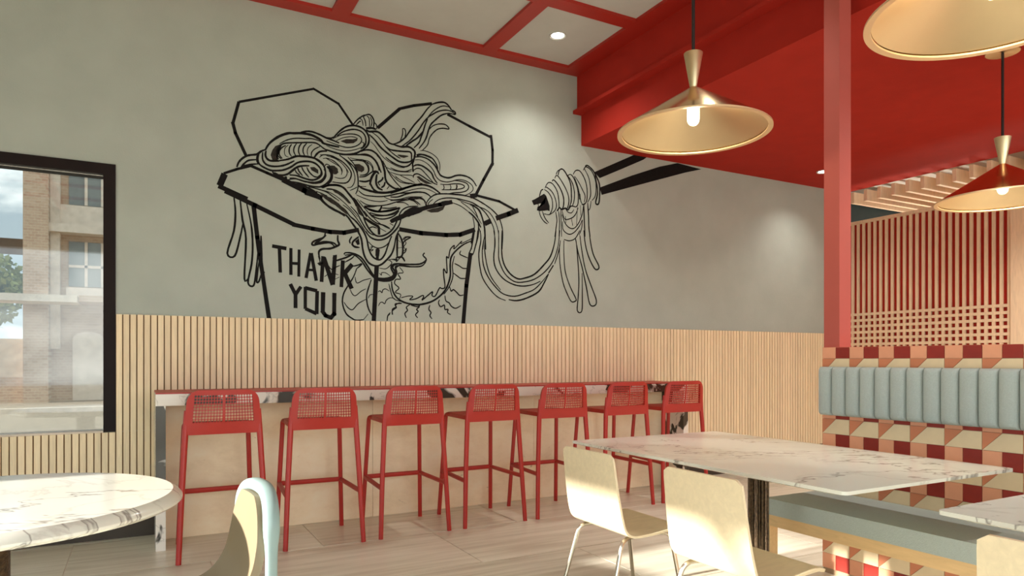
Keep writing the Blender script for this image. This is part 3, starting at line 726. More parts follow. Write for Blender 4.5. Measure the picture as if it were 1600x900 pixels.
# ---- front wall with the shop window
WX0, WX1, WZ0, WZ1 = -2.5, -0.153, 0.759, 2.656
bm = new_bm()
box(bm, LX - 0.2, WX0, WY, WY + 0.25, 0, CZ + 0.3); box(bm, WX1, RX + 0.02, WY, WY + 0.25, 0, CZ + 0.3)
box(bm, WX0, WX1, WY, WY + 0.25, 0, WZ0); box(bm, WX0, WX1, WY, WY + 0.25, WZ1, CZ + 0.3)
struct('wall_front', bm, M['plaster'])
win = hub('window_1')
FT = 0.076
for n, a in (('frame_jamb', (WX1 - FT, WX1, WY - 0.012, WY + 0.16, WZ0, WZ1)), ('frame_jamb', (WX0, WX0 + FT, WY - 0.012, WY + 0.16, WZ0, WZ1)),
             ('frame_head', (WX0 + FT, WX1 - FT, WY - 0.012, WY + 0.16, WZ1 - FT, WZ1)), ('sill', (WX0 + FT, WX1 - FT, WY - 0.012, WY + 0.16, WZ0 - 0.005, WZ0 + 0.008))):
    one(n, win, M['black_frame'] if n != 'sill' else M['stone'], *a, bev=0.003)
one('glazing_bead', win, M['chrome'], WX0 + FT, WX1 - FT, WY + 0.028, WY + 0.036, WZ1 - FT - 0.006, WZ1 - FT)
one('pane', win, M['glass'], WX0 + FT, WX1 - FT, WY + 0.10, WY + 0.106, WZ0, WZ1 - FT)

# ---- left wall: a long shop window that lets the low sun in; back wall: unseen, opened wide to add sky light
bm = new_bm()
box(bm, LX - 0.25, LX, 3.55, WY + 0.25, 0, CZ + 0.3); box(bm, LX - 0.25, LX, BY - 0.25, -3.2, 0, CZ + 0.3)
box(bm, LX - 0.25, LX, -3.2, 3.55, 2.2, CZ + 0.3)
struct('wall_left', bm, M['plaster'])
w2 = hub('window_2')
for y in (-3.16, -1.4, 0.3, 1.55, 3.51): one('mullion', w2, M['black_frame'], LX - 0.16, LX - 0.06, y - 0.035, y + 0.035, 0, 2.2)
one('transom', w2, M['black_frame'], LX - 0.16, LX - 0.06, -3.2, 3.55, 2.13, 2.2)
bm = new_bm()
box(bm, LX - 0.25, -2.4, BY - 0.25, BY, 0, CZ + 0.3); box(bm, 7.2, RX + 0.2, BY - 0.25, BY, 0, CZ + 0.3)
box(bm, -2.4, 7.2, BY - 0.25, BY, 3.3, CZ + 0.3)
struct('wall_back', bm, M['plaster'])
w3 = hub('sky_fill_window')  # mullions of the added back opening
for x in (-2.36, 0.0, 2.4, 4.8, 7.16): one('mullion', w3, M['black_frame'], x - 0.04, x + 0.04, BY - 0.16, BY - 0.06, 0, 3.3)

# ---- high ceiling: red grid with white panels set into it
bm = new_bm(); box(bm, LX - 0.25, SX + 0.1, BY - 0.25, WY + 0.25, CZ + 0.045, CZ + 0.3)
ceil = struct('ceiling_high', bm, M['red'])
px = [(1.49 + 1.343*k, 2.69 + 1.343*k) for k in range(-4, 1)] + [(2.825, 3.59)]
px = [(max(a, LX + 0.1), b) for a, b in px if b > LX + 0.3]
py = [(4.64 - 1.02*k, 5.525 - 1.02*k) for k in range(9)]
bx = [LX] + [v for p_ in px for v in p_] + [3.79]
for i in range(0, len(bx), 2):
    if bx[i+1] - bx[i] > 0.02: one('ceiling_beam', ceil, M['red'], bx[i], bx[i+1], BY, WY, CZ, CZ + 0.045)
ey = [WY] + [v for p_ in py for v in (p_[1], p_[0])]
for a, b in px:
    for j in range(0, len(ey) - 1, 2): one('ceiling_beam', ceil, M['red'], a, b, ey[j+1], ey[j], CZ, CZ + 0.045)
    for c, d in py: one('ceiling_panel', ceil, M['white_panel'], a, b, c, d, CZ + 0.026, CZ + 0.046)

# ---- red bulkhead and low red ceiling
bm = new_bm(); box(bm, SX - 0.05, SX + 0.25, BY, WY, 3.70, CZ + 0.05); box(bm, SX, SX + 0.25, BY, WY, SZ, 3.70)
struct('wall_bulkhead', bm, M['red_ceiling'])
bm = new_bm(); box(bm, SX - 0.10, SX + 0.05, BY, WY - 0.002, 3.675, 3.708); bevel(bm, 0.004, 1)
struct('trim_1', bm, M['red_ceiling'])
bm = new_bm(); box(bm, SX + 0.25, RX, BY, WY, SZ, SZ + 0.12)
struct('ceiling_low', bm, M['red_ceiling'])

# ---- wall panelling of thin upright slats
pan = hub('trim_2')
P0 = 0.044
def slat_me(h):
    bm = new_bm(); box(bm, 0, 0.0360, -0.022, -0.004, 0, h); return mesh('slat', bm, M['wood_slat'], 0)
BZ = 0.24
one('backing', pan, M['wood_back'], LX, RX, WY - 0.004, WY, BZ, WZ0 - 0.002); one('backing', pan, M['wood_back'], WX1 + 0.001, RX, WY - 0.004, WY, WZ0, 1.592)
tall, low = slat_me(1.594 - BZ), slat_me(WZ0 - 0.004 - BZ)
for k in range(182): put('slat', tall, pan, (WX1 + 0.004 + P0*k, WY, BZ))
for k in range(64): put('slat', low, pan, (WX1 + 0.004 - P0*(k+1), WY, BZ))
bm = new_bm(); box(bm, LX, RX, WY - 0.022, WY, 0, BZ); struct('baseboard_front', bm, M['base_dark'])

# ---- right wall: red panel with oak slats and a square grid below, open above
wr = hub('wall_right')
TOPZ = 2.985
one('red_panel', wr, M['red_ceiling'], RX + 0.004, RX + 0.08, BY, WY, 0, TOPZ)
lat = hub('trim_3')
one('top_rail', lat, M['lattice'], RX - 0.045, RX + 0.08, BY, WY - 0.002, TOPZ - 0.035, TOPZ)
SP = 0.0735
bm = new_bm(); box(bm, -0.022, 0, -0.0155, 0.0155, 0, TOPZ - 0.035 - 1.30); up = mesh('lattice_slat', bm, M['lattice'], 0)
bays = ((3.78, 5.655), (1.72, 3.62))
one('stile', lat, M['lattice'], RX - 0.045, RX + 0.004, 3.63, 3.775, 0.0, TOPZ - 0.035)
one('stile', lat, M['lattice'], RX - 0.045, RX + 0.004, 1.57, 1.715, 0.0, TOPZ - 0.035)
for y0, y1 in bays:
    n = int((y1 - y0 - 0.02) / SP)
    for k in range(n + 1): put('lattice_slat', up, lat, (RX, y0 + 0.02 + SP*k, 1.30))
    for k in range(7): one('lattice_bar', lat, M['lattice'], RX - 0.025, RX - 0.003, y0, y1, 1.829 - 0.0735*k - 0.0155, 1.829 - 0.0735*k + 0.0155)
    one('lower_panel', lat, M['lattice'], RX - 0.03, RX + 0.003, y0, y1, 0, 1.30)

# ---- the room behind, with hanging oak fins below a white ceiling
bm = new_bm(); box(bm, RX + 0.02, 11.2, BY, WY + 0.25, 3.50, 3.6); struct('ceiling_kitchen', bm, M['white_panel'])
bm = new_bm(); box(bm, RX + 0.02, 11.2, WY, WY + 0.25, 0, 3.36); box(bm, 11.1, 11.3, BY, WY, 0, 3.8); struct('wall_kitchen', bm, M['teal'])
bm = new_bm(); box(bm, 0, 3.1, -0.022, 0.022, 0, 0.138); fin = mesh('ceiling_fin', bm, M['lattice'], 0)
fr = hub('trim_4')
for k in range(20): put('ceiling_fin', fin, fr, (RX + 0.03, 5.60 - 0.176*k, 3.235))

bm = new_bm(); box(bm, RX + 0.02, 11.2, WY, WY + 0.25, 3.36, 3.8); struct('wall_kitchen_upper', bm, M['white_panel'])
# ---- tiled half wall behind the bench
HX, HZ, HY = 3.60, 1.343, 2.753
bm = new_bm(); box(bm, HX + 0.006, HX + 0.17, BY, HY - 0.002, 0, HZ - 0.003)
hw = struct('wall_divider', bm, M['grout'])
one('cap', hw, M['salmon'], HX + 0.002, HX + 0.174, BY, HY, HZ - 0.006, HZ)
T = 0.178; J = 0.0012
wallput = lambda u, v, w: (w, -u, v)
def piece(poly, mat):
    """poly in module units, u to the photo's right (towards -Y), v up"""
    c = (sum(p_[0] for p_ in poly) / len(poly), sum(p_[1] for p_ in poly) / len(poly))
    q = []
    for u, v_ in poly:
        d = Vector((c[0] - u, c[1] - v_)); d = d.normalized() * J * 1.3 if d.length else d
        q.append((u + d.x, v_ + d.y))
    bm = new_bm(); prism(bm, q, 0, 0.007, wallput); return mesh('tile', bm, mat, 0)
h = T / 2
# the module's origin is its upper-left corner
SQ_S = [(0, -h), (h, -h), (h, 0), (0, 0)]; SQ_R = [(h, -h), (T, -h), (T, 0), (h, 0)]
TRI = [(0, -h), (0, -T), (h, -h)]; CRM = [(h, -h), (0, -T), (T, -T), (T, -h)]
kinds = [(piece(SQ_S, M['salmon']), 'a'), (piece(SQ_R, M['oxblood']), 'a'), (piece(TRI, M['salmon_dark']), 'b'), (piece(CRM, M['cream']), 'b')]
cut = 0.066
topk = [piece([(0, -cut), (h, -cut), (h, 0), (0, 0)], M['salmon']), piece([(h, -cut), (T, -cut), (T, 0), (h, 0)], M['oxblood'])]
for c in range(9):
    y = HY - T * c
    for k in range(-1, 8):
        ztop = 1.277 + h - T * k - T       # top of module k; k = -1 is cut by the wall's top
        for me, row in kinds:
            if k == -1 and row == 'a': continue
            if ztop - (h if row == 'a' else T) < -0.001: continue
            put('tile', me, hw, (HX, y, ztop))
    for me in topk: put('tile', me, hw, (HX, y, 1.277 + cut))

# the rest of the pattern, past the 300 nearest pieces and outside the photograph's frame, joined by colour
for mat, polys in ((M['salmon'], (SQ_S,)), (M['oxblood'], (SQ_R,)), (M['salmon_dark'], (TRI,)), (M['cream'], (CRM,))):
    bm = new_bm()
    for c in range(9, 26):
        for k in range(-1, 7):
            ztop = 1.277 + h - T * k - T
            for poly in polys:
                q = [(u - (0.0008 if u > 0.01 else -0.0008), v_) for u, v_ in poly]
                if ztop + min(p_[1] for p_ in q) < 0: continue
                if k == -1 and max(p_[1] for p_ in q) > -0.001: q = [(u, min(v_, cut - h)) for u, v_ in q]
                prism(bm, q, 0, 0.007, lambda u, v, w: (w, -T*c - u, ztop + v))
    obj('tile_field', bm, mat, hw, (HX, HY, 0), smooth=0)['kind'] = 'stuff'

# ---- post standing in front of the bulkhead
bm = new_bm(); box(bm, 3.612, 3.716, 2.648, 2.752, HZ, CZ); bevel(bm, 0.003, 1)
post = obj('post', bm, M['red_dull']); tag(post, 'square red steel post standing on the tiled half wall', 'post')

# ================================================================== mural
def smooth_line(P, n=4):
    if len(P) < 3: return P
    out = []
    for i in range(len(P) - 1):
        p0 = P[max(i-1, 0)]; p1 = P[i]; p2 = P[i+1]; p3 = P[min(i+2, len(P)-1)]
        for k in range(n):
            t = k / n
            out.append(tuple(0.5*((2*b) + (-a + c)*t + (2*a - 5*b + 4*c - d)*t*t + (-a + 3*b - 3*c + d)*t**3) for a, b, c, d in zip(p0, p1, p2, p3)))
    out.append(P[-1]); return out
mural = thing('mural', 'black line mural of noodles spilling from a takeaway box lifted by chopsticks', 'mural', (2.0, WY, 2.5))
rng = random.Random(3)
def ribbon(bm, P, w, y, taper):
    n = len(P)
    if n < 2: return
    a = []; b = []
    for i, (x, z) in enumerate(P):
        q0 = P[max(i-1, 0)]; q1 = P[min(i+1, n-1)]
        dx, dz = q1[0] - q0[0], q1[1] - q0[1]; l = math.hypot(dx, dz) or 1
        t = i / (n - 1); k = 1.0
        if taper: k = 0.62 + 0.38 * min(1, 4 * min(t, 1 - t) + 0.1) + rng.uniform(-0.08, 0.08)
        else: k = 1 + rng.uniform(-0.06, 0.06)
        ox, oz = -dz / l * w * k / 2, dx / l * w * k / 2
        a.append(bm.verts.new((x + ox, y, z + oz))); b.append(bm.verts.new((x - ox, y, z - oz)))
    for i in range(n - 1):
        f = bm.faces.new((a[i], a[i+1], b[i+1], b[i]))
def mural_part(name, text, curve):
    bm = new_bm(); lines = text.split('\n')
    for i, ln in enumerate(lines):
        w, pts = ln.split(':'); w = float(w) / 1000
        P = [tuple(int(c) / 1000 - o for c, o in zip(q.split(','), (2.0, 2.5))) for q in pts.split()]
        y = -0.0012 - 0.0008 * (i % 7) / 7
        if w == 0:
            f = bm.faces.new([bm.verts.new((x, y, z)) for x, z in P])
            bmesh.ops.triangulate(bm, faces=[f])
        else:
            if not curve and len(P) > 2:
                Q = []
                for a, b in zip(P, P[1:]): Q += [a, b]
                for a, b in zip(P, P[1:]):
                    l = math.hypot(b[0]-a[0], b[1]-a[1]) or 1; e = w * 0.42 / l
                    ribbon(bm, [(a[0]-(b[0]-a[0])*e, a[1]-(b[1]-a[1])*e), ((a[0]+b[0])/2, (a[1]+b[1])/2), (b[0]+(b[0]-a[0])*e, b[1]+(b[1]-a[1])*e)], w, y, False)
            else: ribbon(bm, smooth_line(P) if curve else P, w, y, curve)
    for f in bm.faces: f.normal_update()
    for f in [f for f in bm.faces if f.normal.y > 0]: f.normal_flip()
    me = bpy.data.meshes.new(name); bm.to_mesh(me); bm.free(); me.materials.append(M['ink_grey' if name == 'shading' else 'ink'])
    o = put(name, me, mural)
    if name == 'shading': o['kind'] = 'stuff'
    return o
for name, text in MURAL.items():
    mural_part(name.split('#')[0], text, name in ('noodle_lines', 'dragon_lines'))

# ================================================================== bar counter
ct = thing('bar_counter', 'long bar counter with marble edge and travertine front below the noodle mural', 'counter', (0.09, 5.13, 0))
CL, CD = 4.64, 0.505
one('marble_edge', ct, M['panda'], 0, CL, 0, CD, 0.962, 1.040, bev=0.003)
one('red_top', ct, M['red_plastic'], 0.0, CL, 0.002, CD, 1.0405, 1.050, bev=0.002, label='thin red top layer')
one('end_panel', ct, M['panda'], 0, 0.06, 0, CD, 0, 0.9615, bev=0.003, label='white marble end panel with dark veins')
one('end_panel', ct, M['panda'], CL - 0.06, CL, 0, CD, 0, 0.9615, bev=0.003, label='dark veined marble end panel')
for k in range(3):
    w = (CL - 0.12) / 3
    one('front_panel', ct, M['travertine'], 0.061 + w*k, 0.060 + w*(k+1) - 0.0015, 0.315, 0.335, 0.001, 0.961)

# ================================================================== bar stools
def ring_bridge(bm, inner, outer, f, b):
    """flat ring between two closed outlines with the same number of points, solid between f(p) and b(p)"""
    n = len(inner)
    fi = [bm.verts.new(f(p_)) for p_ in inner]; fo = [bm.verts.new(f(p_)) for p_ in outer]
    bi = [bm.verts.new(b(p_)) for p_ in inner]; bo = [bm.verts.new(b(p_)) for p_ in outer]
    for i in range(n):
        j = (i + 1) % n
        bm.faces.new((fi[i], fi[j], fo[j], fo[i])); bm.faces.new((bi[j], bi[i], bo[i], bo[j]))
        bm.faces.new((fo[i], fo[j], bo[j], bo[i])); bm.faces.new((fi[j], fi[i], bi[i], bi[j]))
def stool_back():
    bm = new_bm(); th = 0.007
    def F(off):
        def f(p_):
            x, z = p_; return (x * (1 - 0.10 * (z - 0.80) / 0.28), -0.225 - 0.03 * (z - 0.80) / 0.28 - 0.45 * (0.215**2 - x*x) * min(1, max(0, (z - 0.80) / 0.12)) + off, z)
        return f
    f, b = F(0), F(-th)
    cw, chh, nx, ny = 0.0182, 0.0196, 10, 9
    z0 = 0.872; z1 = z0 + chh * ny; half = cw * nx
    for side in (-1, 1):
        x0 = 0.006 if side == 1 else -0.006 - half
        for i in range(nx):
            for j in range(ny):
                cx_, cz_ = x0 + cw * (i + 0.5), z0 + chh * (j + 0.5)
                ang = [PI/4 + k * PI/4 for k in range(8)]
                outer = []
                for a in ang:
                    c_, s_ = math.cos(a), math.sin(a); m_ = max(abs(c_), abs(s_)); outer.append((cx_ + c_/m_ * cw/2, cz_ + s_/m_ * chh/2))
                inner = [(cx_ + 0.0078*math.cos(a), cz_ + 0.0083*math.sin(a)) for a in ang]
                fi = [bm.verts.new(f(p_)) for p_ in inner]; fo = [bm.verts.new(f(p_)) for p_ in outer]
                bi = [bm.verts.new(b(p_)) for p_ in inner]; bo = [bm.verts.new(b(p_)) for p_ in outer]
                for k in range(8):
                    l = (k + 1) % 8
                    bm.faces.new((fi[k], fi[l], fo[l], fo[k])); bm.faces.new((bi[l], bi[k], bo[k], bo[l])); bm.faces.new((fi[l], fi[k], bi[k], bi[l]))
    for a, c in ((-0.006, 0.006),):     # middle strip
        for k in range(ny):
            for fn, fl in ((f, 1), (b, -1)):
                q = [(a, z0 + chh*k), (c, z0 + chh*k), (c, z0 + chh*(k+1)), (a, z0 + chh*(k+1))]
                bm.faces.new([bm.verts.new(fn(p_)) for p_ in q][::fl])
    xin = half + 0.006
    # outline: rounded inverted U, matched point by point to the inner rectangle
    N = 12; inner = []; outer = []
    def seg(p0, p1, q0, q1, n):
        for k in range(n):
            t = k / n; inner.append((p0[0]+(p1[0]-p0[0])*t, p0[1]+(p1[1]-p0[1])*t)); outer.append((q0[0]+(q1[0]-q0[0])*t, q0[1]+(q1[1]-q0[1])*t))
    xo, zt, zb, r = 0.232, 1.078, 0.795, 0.075
    seg((-xin, z0), (xin, z0), (-xo, zb), (xo, zb), N)
    seg((xin, z0), (xin, z1), (xo, zb), (xo, zt - r), N)
    for k in range(6):
        a = PI/2 * k / 6; inner.append((xin - 0.001*k, z1)); outer.append((xo - r + r*math.cos(a), zt - r + r*math.sin(a)))
    seg((xin - 0.006, z1), (-xin + 0.006, z1), (xo - r, zt), (-xo + r, zt), N)
    for k in range(6):
        a = PI/2 + PI/2 * k / 6; inner.append((-xin + 0.001*(6-k), z1)); outer.append((-xo + r + r*math.cos(a), zt - r + r*math.sin(a)))
    seg((-xin, z1), (-xin, z0), (-xo, zt - r), (-xo, zb), N)
    ring_bridge(bm, inner, outer, F(0.006), F(-th - 0.006))
    return mesh('backrest', bm, M['red_plastic'], 40)
def make_stool():
    t = thing('bar_stool', '', 'stool', group='red bar stools along the counter')
    put('backrest', stool_back(), t)
    bm = new_bm(); q = []
    for (cx_, cy_, a0) in ((0.155, 0.165, 0), (-0.155, 0.165, 90), (-0.175, -0.175, 180), (0.175, -0.175, 270)):
        for k in range(6):
            a = math.radians(a0 + 18*k); q.append((cx_ + 0.05*math.cos(a), cy_ + 0.05*math.sin(a)))
    prism(bm, q, 0.812, 0.845, lambda u, v, w: (u, v, w)); bevel(bm, 0.010, 2, 50)
    obj('seat', bm, M['red_plastic'], t)
    for s in (-1, 1):
        bm = new_bm(); tube(bm, [(s*0.262, -0.270, 0), (s*0.243, -0.244, 0.42), (s*0.222, -0.226, 0.80), (s*0.216, -0.232, 0.95)], [0.0165, 0.018, 0.019, 0.013], 10); obj('leg', bm, M['red_plastic'], t)
        bm = new_bm(); tube(bm, arc_path([(s*0.238, 0.275, 0), (s*0.205, 0.208, 0.828), (s*0.19, 0.12, 0.828)], 0.03), 0.0165, 10); obj('leg', bm, M['red_plastic'], t)
        bm = new_bm(); tube(bm, [(s*0.246, -0.247, 0.352), (s*0.224, 0.246, 0.362)], [0.017, 0.017], 8); obj('footrest', bm, M['red_plastic'], t)
    bm = new_bm(); tube(bm, [(-0.224, 0.246, 0.362), (0.224, 0.246, 0.362)], [0.018, 0.018], 8); obj('footrest', bm, M['red_plastic'], t)
    return t
ordw = ['red bar stool nearest the window end of the counter', 'second red bar stool from the left counter end', 'third red bar stool from the left along the counter',
        'fourth red bar stool from the left, middle of the row of seven', 'fifth red bar stool from the left along the counter',
        'sixth red bar stool from the left, behind the long marble table corner', 'last red bar stool, in front of the dark marble counter end']
proto = make_stool()
for i in range(7):
    x = 0.470 + 0.645 * i; rz = (0, -0.02, 0.0, 0.02, -0.01, 0.02, -0.015)[i]
    if i == 0: proto.location = (x, 5.0, 0); proto['label'] = ordw[0]
    else: dup(proto, (x, 5.0, 0), rz, ordw[i])

# ================================================================== marble tables
def knife_slab(bm, outline_top, outline_low, z1, z0, zmid):
    a = [bm.verts.new((x, y, z1)) for x, y in outline_top]; b = [bm.verts.new((x, y, zmid)) for x, y in outline_top]; c = [bm.verts.new((x, y, z0)) for x, y in outline_low]
    n = len(a); bm.faces.new(a); bm.faces.new(c[::-1])
    for i in range(n):
        j = (i+1) % n; bm.faces.new((b[i], b[j], a[j], a[i])); bm.faces.new((c[i], c[j], b[j], b[i]))
def rrect(x0, x1, y0, y1, r, n=5):
    q = []
    for cx_, cy_, a0 in ((x1-r, y1-r, 0), (x0+r, y1-r, 90), (x0+r, y0+r, 180), (x1-r, y0+r, 270)):
        for k in range(n + 1): a = math.radians(a0 + 90*k/n); q.append((cx_ + r*math.cos(a), cy_ + r*math.sin(a)))
    return q
def rect_table(label, x0, x1, y0, y1, legs):
    cx_, cy_ = (x0+x1)/2, (y0+y1)/2; hx, hy = (x1-x0)/2, (y1-y0)/2
    t = thing('dining_table', label, 'table', (cx_, cy_, 0))
    bm = new_bm(); knife_slab(bm, rrect(-hx, hx, -hy, hy, 0.02), rrect(-hx+0.05, hx-0.05, -hy+0.05, hy-0.05, 0.03), 0.79, 0.762, 0.776)
    obj('tabletop', bm, M['marble'], t, smooth=20)
    for lx, ly in legs:
        bm = new_bm(); n = 48
        prof = [(0.046 + 0.006*(1 if k % 4 < 2 else -1)) for k in range(n)]
        r0 = [bm.verts.new((lx - cx_ + prof[k]*math.cos(2*PI*k/n), ly - cy_ + prof[k]*math.sin(2*PI*k/n), 0.015)) for k in range(n)]
        r1 = [bm.verts.new((v_.co.x, v_.co.y, 0.755)) for v_ in r0]
        for k in range(n): bm.faces.new((r0[k], r0[(k+1) % n], r1[(k+1) % n], r1[k]))
        bm.faces.new(r1); bm.faces.new(r0[::-1]); obj('column', bm, M['pewter'], t, smooth=20)
        bm = new_bm(); lathe(bm, [(0, 0), (0.27, 0), (0.27, 0.010), (0.06, 0.018), (0, 0.018)], 40, (lx - cx_, ly - cy_)); obj('foot_plate', bm, M['pewter'], t)
        one('top_plate', t, M['pewter'], lx - cx_ - 0.15, lx - cx_ + 0.15, ly - cy_ - 0.15, ly - cy_ + 0.15, 0.755, 0.762)
    return t
rect_table('long rectangular white marble table between the wooden chairs and blue bench', 2.25, 3.40, 1.625, 3.43, [(2.80, 2.52)])
rect_table('second rectangular marble table, cut by the right edge of the picture', 2.24, 3.36, -0.50, 1.295, [(2.80, 0.40)])
rt = thing('round_table', 'round white marble table by the shop window on the left', 'table', (-0.50, 3.07, 0))
bm = new_bm(); R0 = 0.62
lathe(bm, [(0, 0.765), (R0 - 0.004, 0.765), (R0, 0.762), (R0 + 0.018, 0.752), (R0 + 0.030, 0.736), (R0 + 0.030, 0.728), (R0 + 0.012, 0.716), (R0 - 0.02, 0.712), (0, 0.712)], 96)
obj('tabletop', bm, M['marble'], rt, smooth=25)
bm = new_bm(); lathe(bm, [(0, 0.02), (0.085, 0.02), (0.085, 0.711), (0, 0.711)], 40); obj('column', bm, M['pewter'], rt)
bm = new_bm(); lathe(bm, [(0, 0), (0.30, 0), (0.30, 0.010), (0.10, 0.022), (0, 0.022)], 48); obj('foot_plate', bm, M['pewter'], rt)

# ================================================================== plywood chairs (facing +X)
def make_chair():
    t = thing('dining_chair', '', 'chair', group='pale plywood chairs along the marble tables')
    # side profile of the bent shell, (x, z), from the top of the back to the front of the seat
    prof = [(-0.235, 0.815), (-0.226, 0.74), (-0.214, 0.65), (-0.200, 0.56), (-0.186, 0.49), (-0.170, 0.445), (-0.140, 0.420), (-0.10, 0.412), (-0.02, 0.414), (0.08, 0.422), (0.16, 0.428), (0.205, 0.424), (0.225, 0.410)]
    prof = smooth_line(prof, 3); n = len(prof); ny = 12; bm = new_bm(); th = 0.011
    tot = [0.0]
    for a, b in zip(prof, prof[1:]): tot.append(tot[-1] + math.hypot(a[0]-b[0], a[1]-b[1]))
    def halfw(s):
        e0, e1 = s, tot[-1] - s; w = 0.218 + 0.018 * min(1, s / 0.35); r = 0.028
        for e in (e0, e1):
            if e < r: w -= r - math.sqrt(max(0, r*r - (r - e)**2))
        return w
    front = []; back = []
    for i, (x, z) in enumerate(prof):
        q0 = prof[max(i-1, 0)]; q1 = prof[min(i+1, n-1)]; dx, dz = q1[0]-q0[0], q1[1]-q0[1]; l = math.hypot(dx, dz); nx_, nz_ = -dz/l, dx/l
        w = halfw(tot[i]); dish = 0.012 * max(0, 1 - abs(tot[i] - 0.18) / 0.25)
        fr_, bk = [], []
        for k in range(ny + 1):
            u = -1 + 2*k/ny; o = -dish * (1 - u*u)
            fr_.append(bm.verts.new((x + nx_*(th/2) + o, u*w, z + nz_*(th/2)))); bk.append(bm.verts.new((x - nx_*(th/2) + o, u*w, z - nz_*(th/2))))
        front.append(fr_); back.append(bk)
    for i in range(n - 1):
        for k in range(ny):
            bm.faces.new((front[i][k], front[i+1][k], front[i+1][k+1], front[i][k+1])); bm.faces.new((back[i][k], back[i][k+1], back[i+1][k+1], back[i+1][k]))
        for k, fl in ((0, 1), (ny, -1)): bm.faces.new([front[i][k], back[i][k], back[i+1][k], front[i+1][k]][::fl])
    for i in (0, n - 1):
        for k in range(ny): bm.faces.new((front[i][k], front[i][k+1], back[i][k+1], back[i][k]))
    obj('shell', bm, M['ply'], t, smooth=40)
    for s in (-1, 1):
        bm = new_bm(); tube(bm, arc_path([(-0.265, s*0.215, 0.0), (-0.155, s*0.185, 0.396), (0.02, s*0.150, 0.398)], 0.05), 0.0105, 10); obj('leg', bm, M['chrome'], t)
        bm = new_bm(); tube(bm, arc_path([(0.225, s*0.205, 0.0), (0.155, s*0.175, 0.396), (0.02, s*0.150, 0.398)], 0.05), 0.0105, 10); obj('leg', bm, M['chrome'], t)
    bm = new_bm(); tube(bm, [(0.02, -0.152, 0.398), (0.02, 0.152, 0.398)], 0.010, 8); obj('cross_tube', bm, M['chrome'], t)
    return t
ch = make_chair()
ch.location = (2.215, 2.875, 0); ch['label'] = 'pale plywood chair at the far end of the long marble table'
dup(ch, (2.218, 2.080, 0), 0.0, 'second plywood chair with a diagonal shadow, nearest along the long marble table')
dup(ch, (2.18, 0.80, 0), 0.0, 'plywood chair at the second table, in the lower right corner')

# ================================================================== pale blue shell chair beside the round table
bc = thing('shell_chair', 'pale blue moulded chair with cream inside standing beside the round table', 'chair', (0.180, 2.62, 0), math.radians(6))
ZT = 0.812
def back_half(z):      # half width of the back at height z
    k = (z - 0.55) / (ZT - 0.55)
    return 0.198 if k <= 0 else 0.198 * math.sqrt(max(0.0, 1 - k**2.6))
bm = new_bm(); th = 0.03
prof = smooth_line([(-0.25, 0.405), (-0.20, 0.425), (-0.10, 0.425), (0.0, 0.437), (0.085, 0.472), (0.142, 0.545), (0.164, 0.63), (0.173, 0.70), (0.180, 0.76), (0.183, 0.79)], 4)
n = len(prof); ny = 16; fr_, bk = [], []
for i, (x, z) in enumerate(prof):
    q0 = prof[max(i-1, 0)]; q1 = prof[min(i+1, n-1)]; dx, dz = q1[0]-q0[0], q1[1]-q0[1]; l = math.hypot(dx, dz); nx_, nz_ = -dz/l, dx/l
    w = max(back_half(z), 0.04)
    if i < 6: w -= 0.002 * (6 - i)**2
    a, b = [], []
    for k in range(ny + 1):
        u = -1 + 2*k/ny; wing = 0.006 * u*u * max(0, min(1, (z - 0.44) / 0.12))
        a.append(bm.verts.new((x + nx_*th/2 - wing, u*w, z + nz_*th/2))); b.append(bm.verts.new((x - nx_*th/2 - wing, u*w, z - nz_*th/2)))
    fr_.append(a); bk.append(b)
for i in range(n - 1):
    for k in range(ny):
        bm.faces.new((fr_[i][k], fr_[i+1][k], fr_[i+1][k+1], fr_[i][k+1])); bm.faces.new((bk[i][k], bk[i][k+1], bk[i+1][k+1], bk[i+1][k]))
    for k, fl in ((0, 1), (ny, -1)): bm.faces.new([fr_[i][k], bk[i][k], bk[i+1][k], fr_[i+1][k]][::fl])
for i in (0, n - 1):
    for k in range(ny): bm.faces.new((fr_[i][k], fr_[i][k+1], bk[i][k+1], bk[i][k]))
obj('seat_shell', bm, M['shell'], bc, smooth=50)['label'] = 'cream inside of the shell'
bm = new_bm(); P = []; NR = 36
for k in range(NR + 1):
    a = PI * k / NR; c_ = math.cos(a); s_ = max(0.0, math.sin(a))
    z = 0.675 + (ZT - 0.675) * s_ ** 0.75; y = 0.205 * abs(c_) ** 0.7 * (1 if c_ > 0 else -1)
    P.append((0.207 - 0.017 * (y/0.205)**2, y, z))
lo = [(0.190 - 0.05 * (0.66 - z)**2, 0.205, z) for z in (0.40, 0.50, 0.60, 0.64)]
P = lo + P + [(x, -y, z) for x, y, z in lo[::-1]]
# a band: deep front to back, thick outward, rounded
rings = []
for i, p_ in enumerate(P):
    d = (Vector(P[min(i+1, len(P)-1)]) - Vector(P[max(i-1, 0)])).normalized(); ax = Vector((1, 0, 0)); ou = d.cross(ax).normalized()
    k = min(1, max(0, (p_[2] - 0.625) / 0.06)); h1 = 0.020 + 0.007 * k; h2 = 0.014 + 0.008 * k
    rings.append([bm.verts.new(Vector(p_) + ax * h1 * math.copysign(abs(math.cos(2*PI*j/16))**0.7, math.cos(2*PI*j/16)) + ou * h2 * math.copysign(abs(math.sin(2*PI*j/16))**0.7, math.sin(2*PI*j/16))) for j in range(16)])
for r0, r1 in zip(rings, rings[1:]):
    for j in range(16): bm.faces.new((r0[j], r0[(j+1) % 16], r1[(j+1) % 16], r1[j]))
bm.faces.new(rings[0][::-1]); bm.faces.new(rings[-1])
obj('back_rim', bm, M['sage'], bc, smooth=60)['label'] = 'thick pale blue rim of the back'
